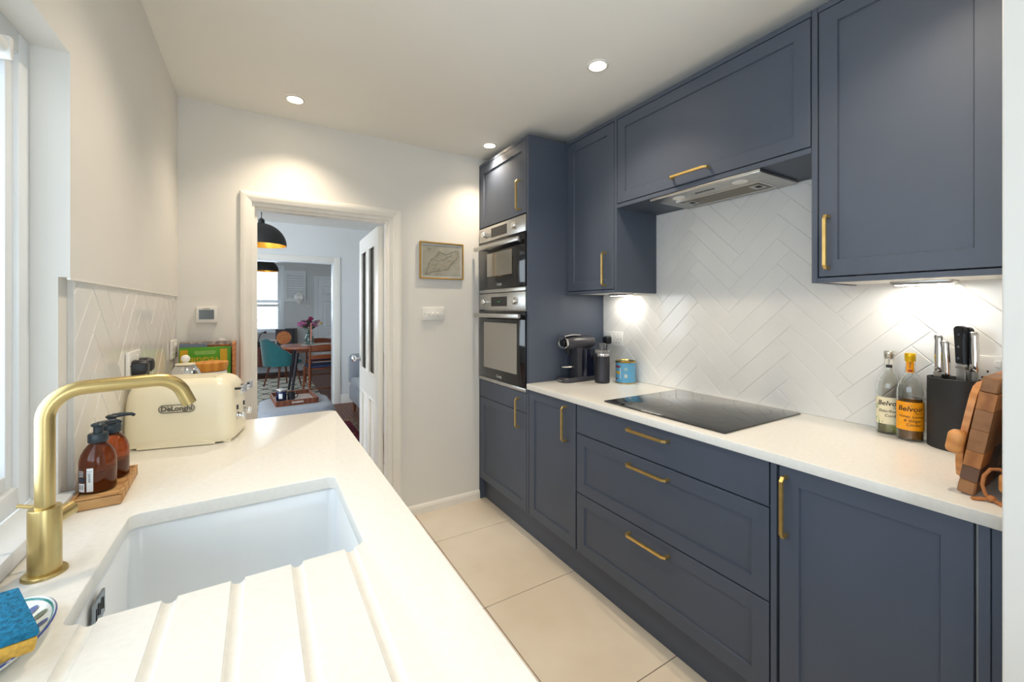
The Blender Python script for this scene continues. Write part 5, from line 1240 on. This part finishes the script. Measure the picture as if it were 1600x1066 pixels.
for k in range(22):
    a = rng.uniform(0, 2*PI); L_ = rng.uniform(0.07, 0.20); z_ = rng.uniform(0.275, 0.38)
    p0 = Vector((0.15*L_*math.cos(a), 0.15*L_*math.sin(a), z_-0.06)); p1 = Vector((L_*math.cos(a), L_*0.6*math.sin(a), z_)); sd = Vector((-math.sin(a), math.cos(a), 0))*0.022; md = (p0*0.4+p1*0.6)+Vector((0, 0, 0.012))
    m_ = MB(); m_.loops([[p0, md+sd, p1, md-sd], [p0+Vector((0, 0, .0015)), md+sd+Vector((0, 0, .0015)), p1+Vector((0, 0, .0015)), md-sd+Vector((0, 0, .0015))]]); m_.build('leaf', M_LF, fb, smooth=False)
ch = thing('candlestick', 'pink taper candle in a low holder before the vase', 'candle', (0.690, 7.25, 0.7483))
MB().lathe([(0.035, 0), (0.036, 0.006), (0.012, 0.014), (0.010, 0.07), (0.016, 0.08), (0.0145, 0.085)], seg=20).build('holder', M_STEEL, ch)
MB().lathe([(0.0125, 0.0852), (0.010, 0.33), (0.004, 0.338)], seg=16).build('taper', mat('salmon_wax', (226, 146, 128), 0.5, noise=(9, 0.05)), ch)

# sideboard under the window and the things on it
sd_ = thing('sideboard', 'low teak drawer sideboard under the dining room window', 'sideboard', (-0.3, 9.62, 0), world=True)
MB().box(-1.2, 0.62, 9.36, 9.90, 0.20, 0.575, 0.003, 1).build('body', M_TEAK, sd_)
for k, (z0_, z1_) in enumerate(((0.215, 0.385), (0.395, 0.562))):
    for x0_, x1_ in ((-1.19, -0.605), (-0.595, 0.0), (0.01, 0.61)):
        f_ = MB().box(x0_, x1_, 9.338, 9.3595, z0_, z1_, 0.002, 1).build('drawer_front', M_TEAK, sd_)
        MB().box((x0_+x1_)/2-0.10, (x0_+x1_)/2+0.10, 9.325, 9.3378, z1_-0.03, z1_-0.016, 0.003, 1).build('drawer_pull', mat('pale_pull', (176, 104, 84), 0.4, noise=(9, 0.05)), f_)
for xx in (-1.1, 0.55):
    for yy in (9.42, 9.84): MB().lathe([(0.013, 0), (0.02, 0.199)], (xx, yy, 0), 12).build('leg', M_WALNUT, sd_)
at = thing('spiral_print', 'black square print with an orange spiral disc propped on the sideboard', 'picture', (0.42, 9.52, 0.5755), rot=(math.radians(-9), 0, math.radians(-4)))
MB().box(-0.155, 0.155, -0.012, 0, 0, 0.335, 0.002, 1).build('panel', mat('black_print', (30, 26, 34), 0.4, noise=(9, 0.1)), at)
def disc(r, cx, cz, lift, m, nm):
    MB().face([(cx+r*math.cos(2*PI*k/36), -0.0125-lift, cz+r*math.sin(2*PI*k/36)) for k in range(36)]).build(nm, m, at, smooth=False)
disc(0.132, -0.01, 0.165, 0.0, mat('orange_swirl', (226, 108, 66), 0.5, rgb2=(232, 150, 84), noise=(14, 0.2)), 'disc_print')
M_SWL = mat('yellow_swirl', (238, 190, 96), 0.5, noise=(14, 0.1))
sw = MB(); pts = []
for k in range(60):
    a = k*0.22; r_ = 0.012+0.0019*k; pts.append((-0.01+r_*math.cos(a), -0.0128, 0.165+r_*math.sin(a)))
sw.tube(pts, 0.0045, 4); sw.build('spiral_print_line', M_SWL, at, smooth=False)
bb = thing('dark_album', 'dark upright album behind the spiral print', 'album', (0.55, 9.62, 0.5755), rot=(math.radians(-9), 0, 0))
MB().box(-0.11, 0.11, -0.03, 0, 0, 0.345, 0.003, 1).build('sleeve', mat('charcoal_board', (86, 84, 86), 0.5, noise=(9, 0.1)), bb)
pfm = thing('photo_frame', 'white frame with small black and white photos on the sideboard', 'photo frame', (0.155, 9.50, 0.5755), rot=(math.radians(-12), 0, 0))
MB().box(-0.13, 0.13, -0.012, 0, 0, 0.135, 0.003, 1).build('frame', M_PLASTIC, pfm)
for k in range(3): MB().box(-0.108+k*0.076, -0.044+k*0.076, -0.0128, -0.0122, 0.03, 0.105).build('photo', mat('grey_photo', (150, 150, 150), 0.5, rgb2=(60, 60, 62), noise=(24, 0.4)), pfm, smooth=False)
sp_ = thing('black_speaker', 'small black box on the sideboard at the edge of the doorway', 'speaker', (-0.02, 9.55, 0.5755))
MB().box(-0.06, 0.06, -0.06, 0.06, 0, 0.11, 0.006, 2).build('case', M_BLACK, sp_)
MB().lathe([(0.04, -0.0605), (0.036, -0.064), (0.015, -0.062)], (0, 0, 0.055), 20, 'Y').build('grille', M_DARK, sp_)
lp = thing('desk_lamp', 'thin black arched lamp on the sideboard before the window', 'lamp', (-0.05, 9.72, 0.5755))
MB().lathe([(0.055, 0), (0.055, 0.010), (0.01, 0.014)], seg=24).build('base', M_BLACK, lp)
MB().tube([(0, 0, 0.012), (0.02, 0, 0.10), (0.05, 0, 0.22), (0.09, 0, 0.27), (0.14, 0, 0.285)], 0.008, 8).build('arm', M_BLACK, lp)
MB().lathe([(0.03, 0.255), (0.022, 0.29), (0.008, 0.30)], (0.14, 0, 0), 16).build('shade', M_BLACK, lp)
# white paper lantern hanging in the dining room
ln = thing('paper_lantern', 'white faceted paper lantern hanging before the open shutter', 'lantern', (0.655, 9.0, 1.40))
MB().lathe([(0.004, 0), (0.095, 0.105), (0.095, 0.175), (0.07, 0.19), (0.05, 0.215), (0.025, 0.225), (0.016, 0.25), (0.004, 0.262)], seg=6).build('paper_body', M_PLASTIC, ln, smooth=False)
MB().tube([(0, 0, 0.262), (0, 0, LH2-1.40)], 0.0015, 6).build('cord', M_PLASTIC, ln)
tag(MB().loops([[(x, a, b) for a, b in ((LY2-0.0005, 0), (LY2-0.016, 0), (LY2-0.016, 0.10), (LY2-0.008, 0.12), (LY2-0.0005, 0.12))] for x in (LXA, 1.005)]).build('baseboard_far', M_UPVC), 'white skirting board along the dining room far wall', 'skirting', kind='structure')
tag(MB().loops([[(x, a, b) for a, b in ((LY1-0.0005, 0), (LY1-0.016, 0), (LY1-0.016, 0.10), (LY1-0.008, 0.12), (LY1-0.0005, 0.12))] for x in (0.96, LXB)]).build('baseboard_living', M_TRIM), 'white skirting board beside the opening to the dining room', 'skirting', kind='structure')
portal('daylight_portal_living', (LXA-0.05, 4.35, 1.45), (0, -PI/2, 0), 1.3, 1.7)
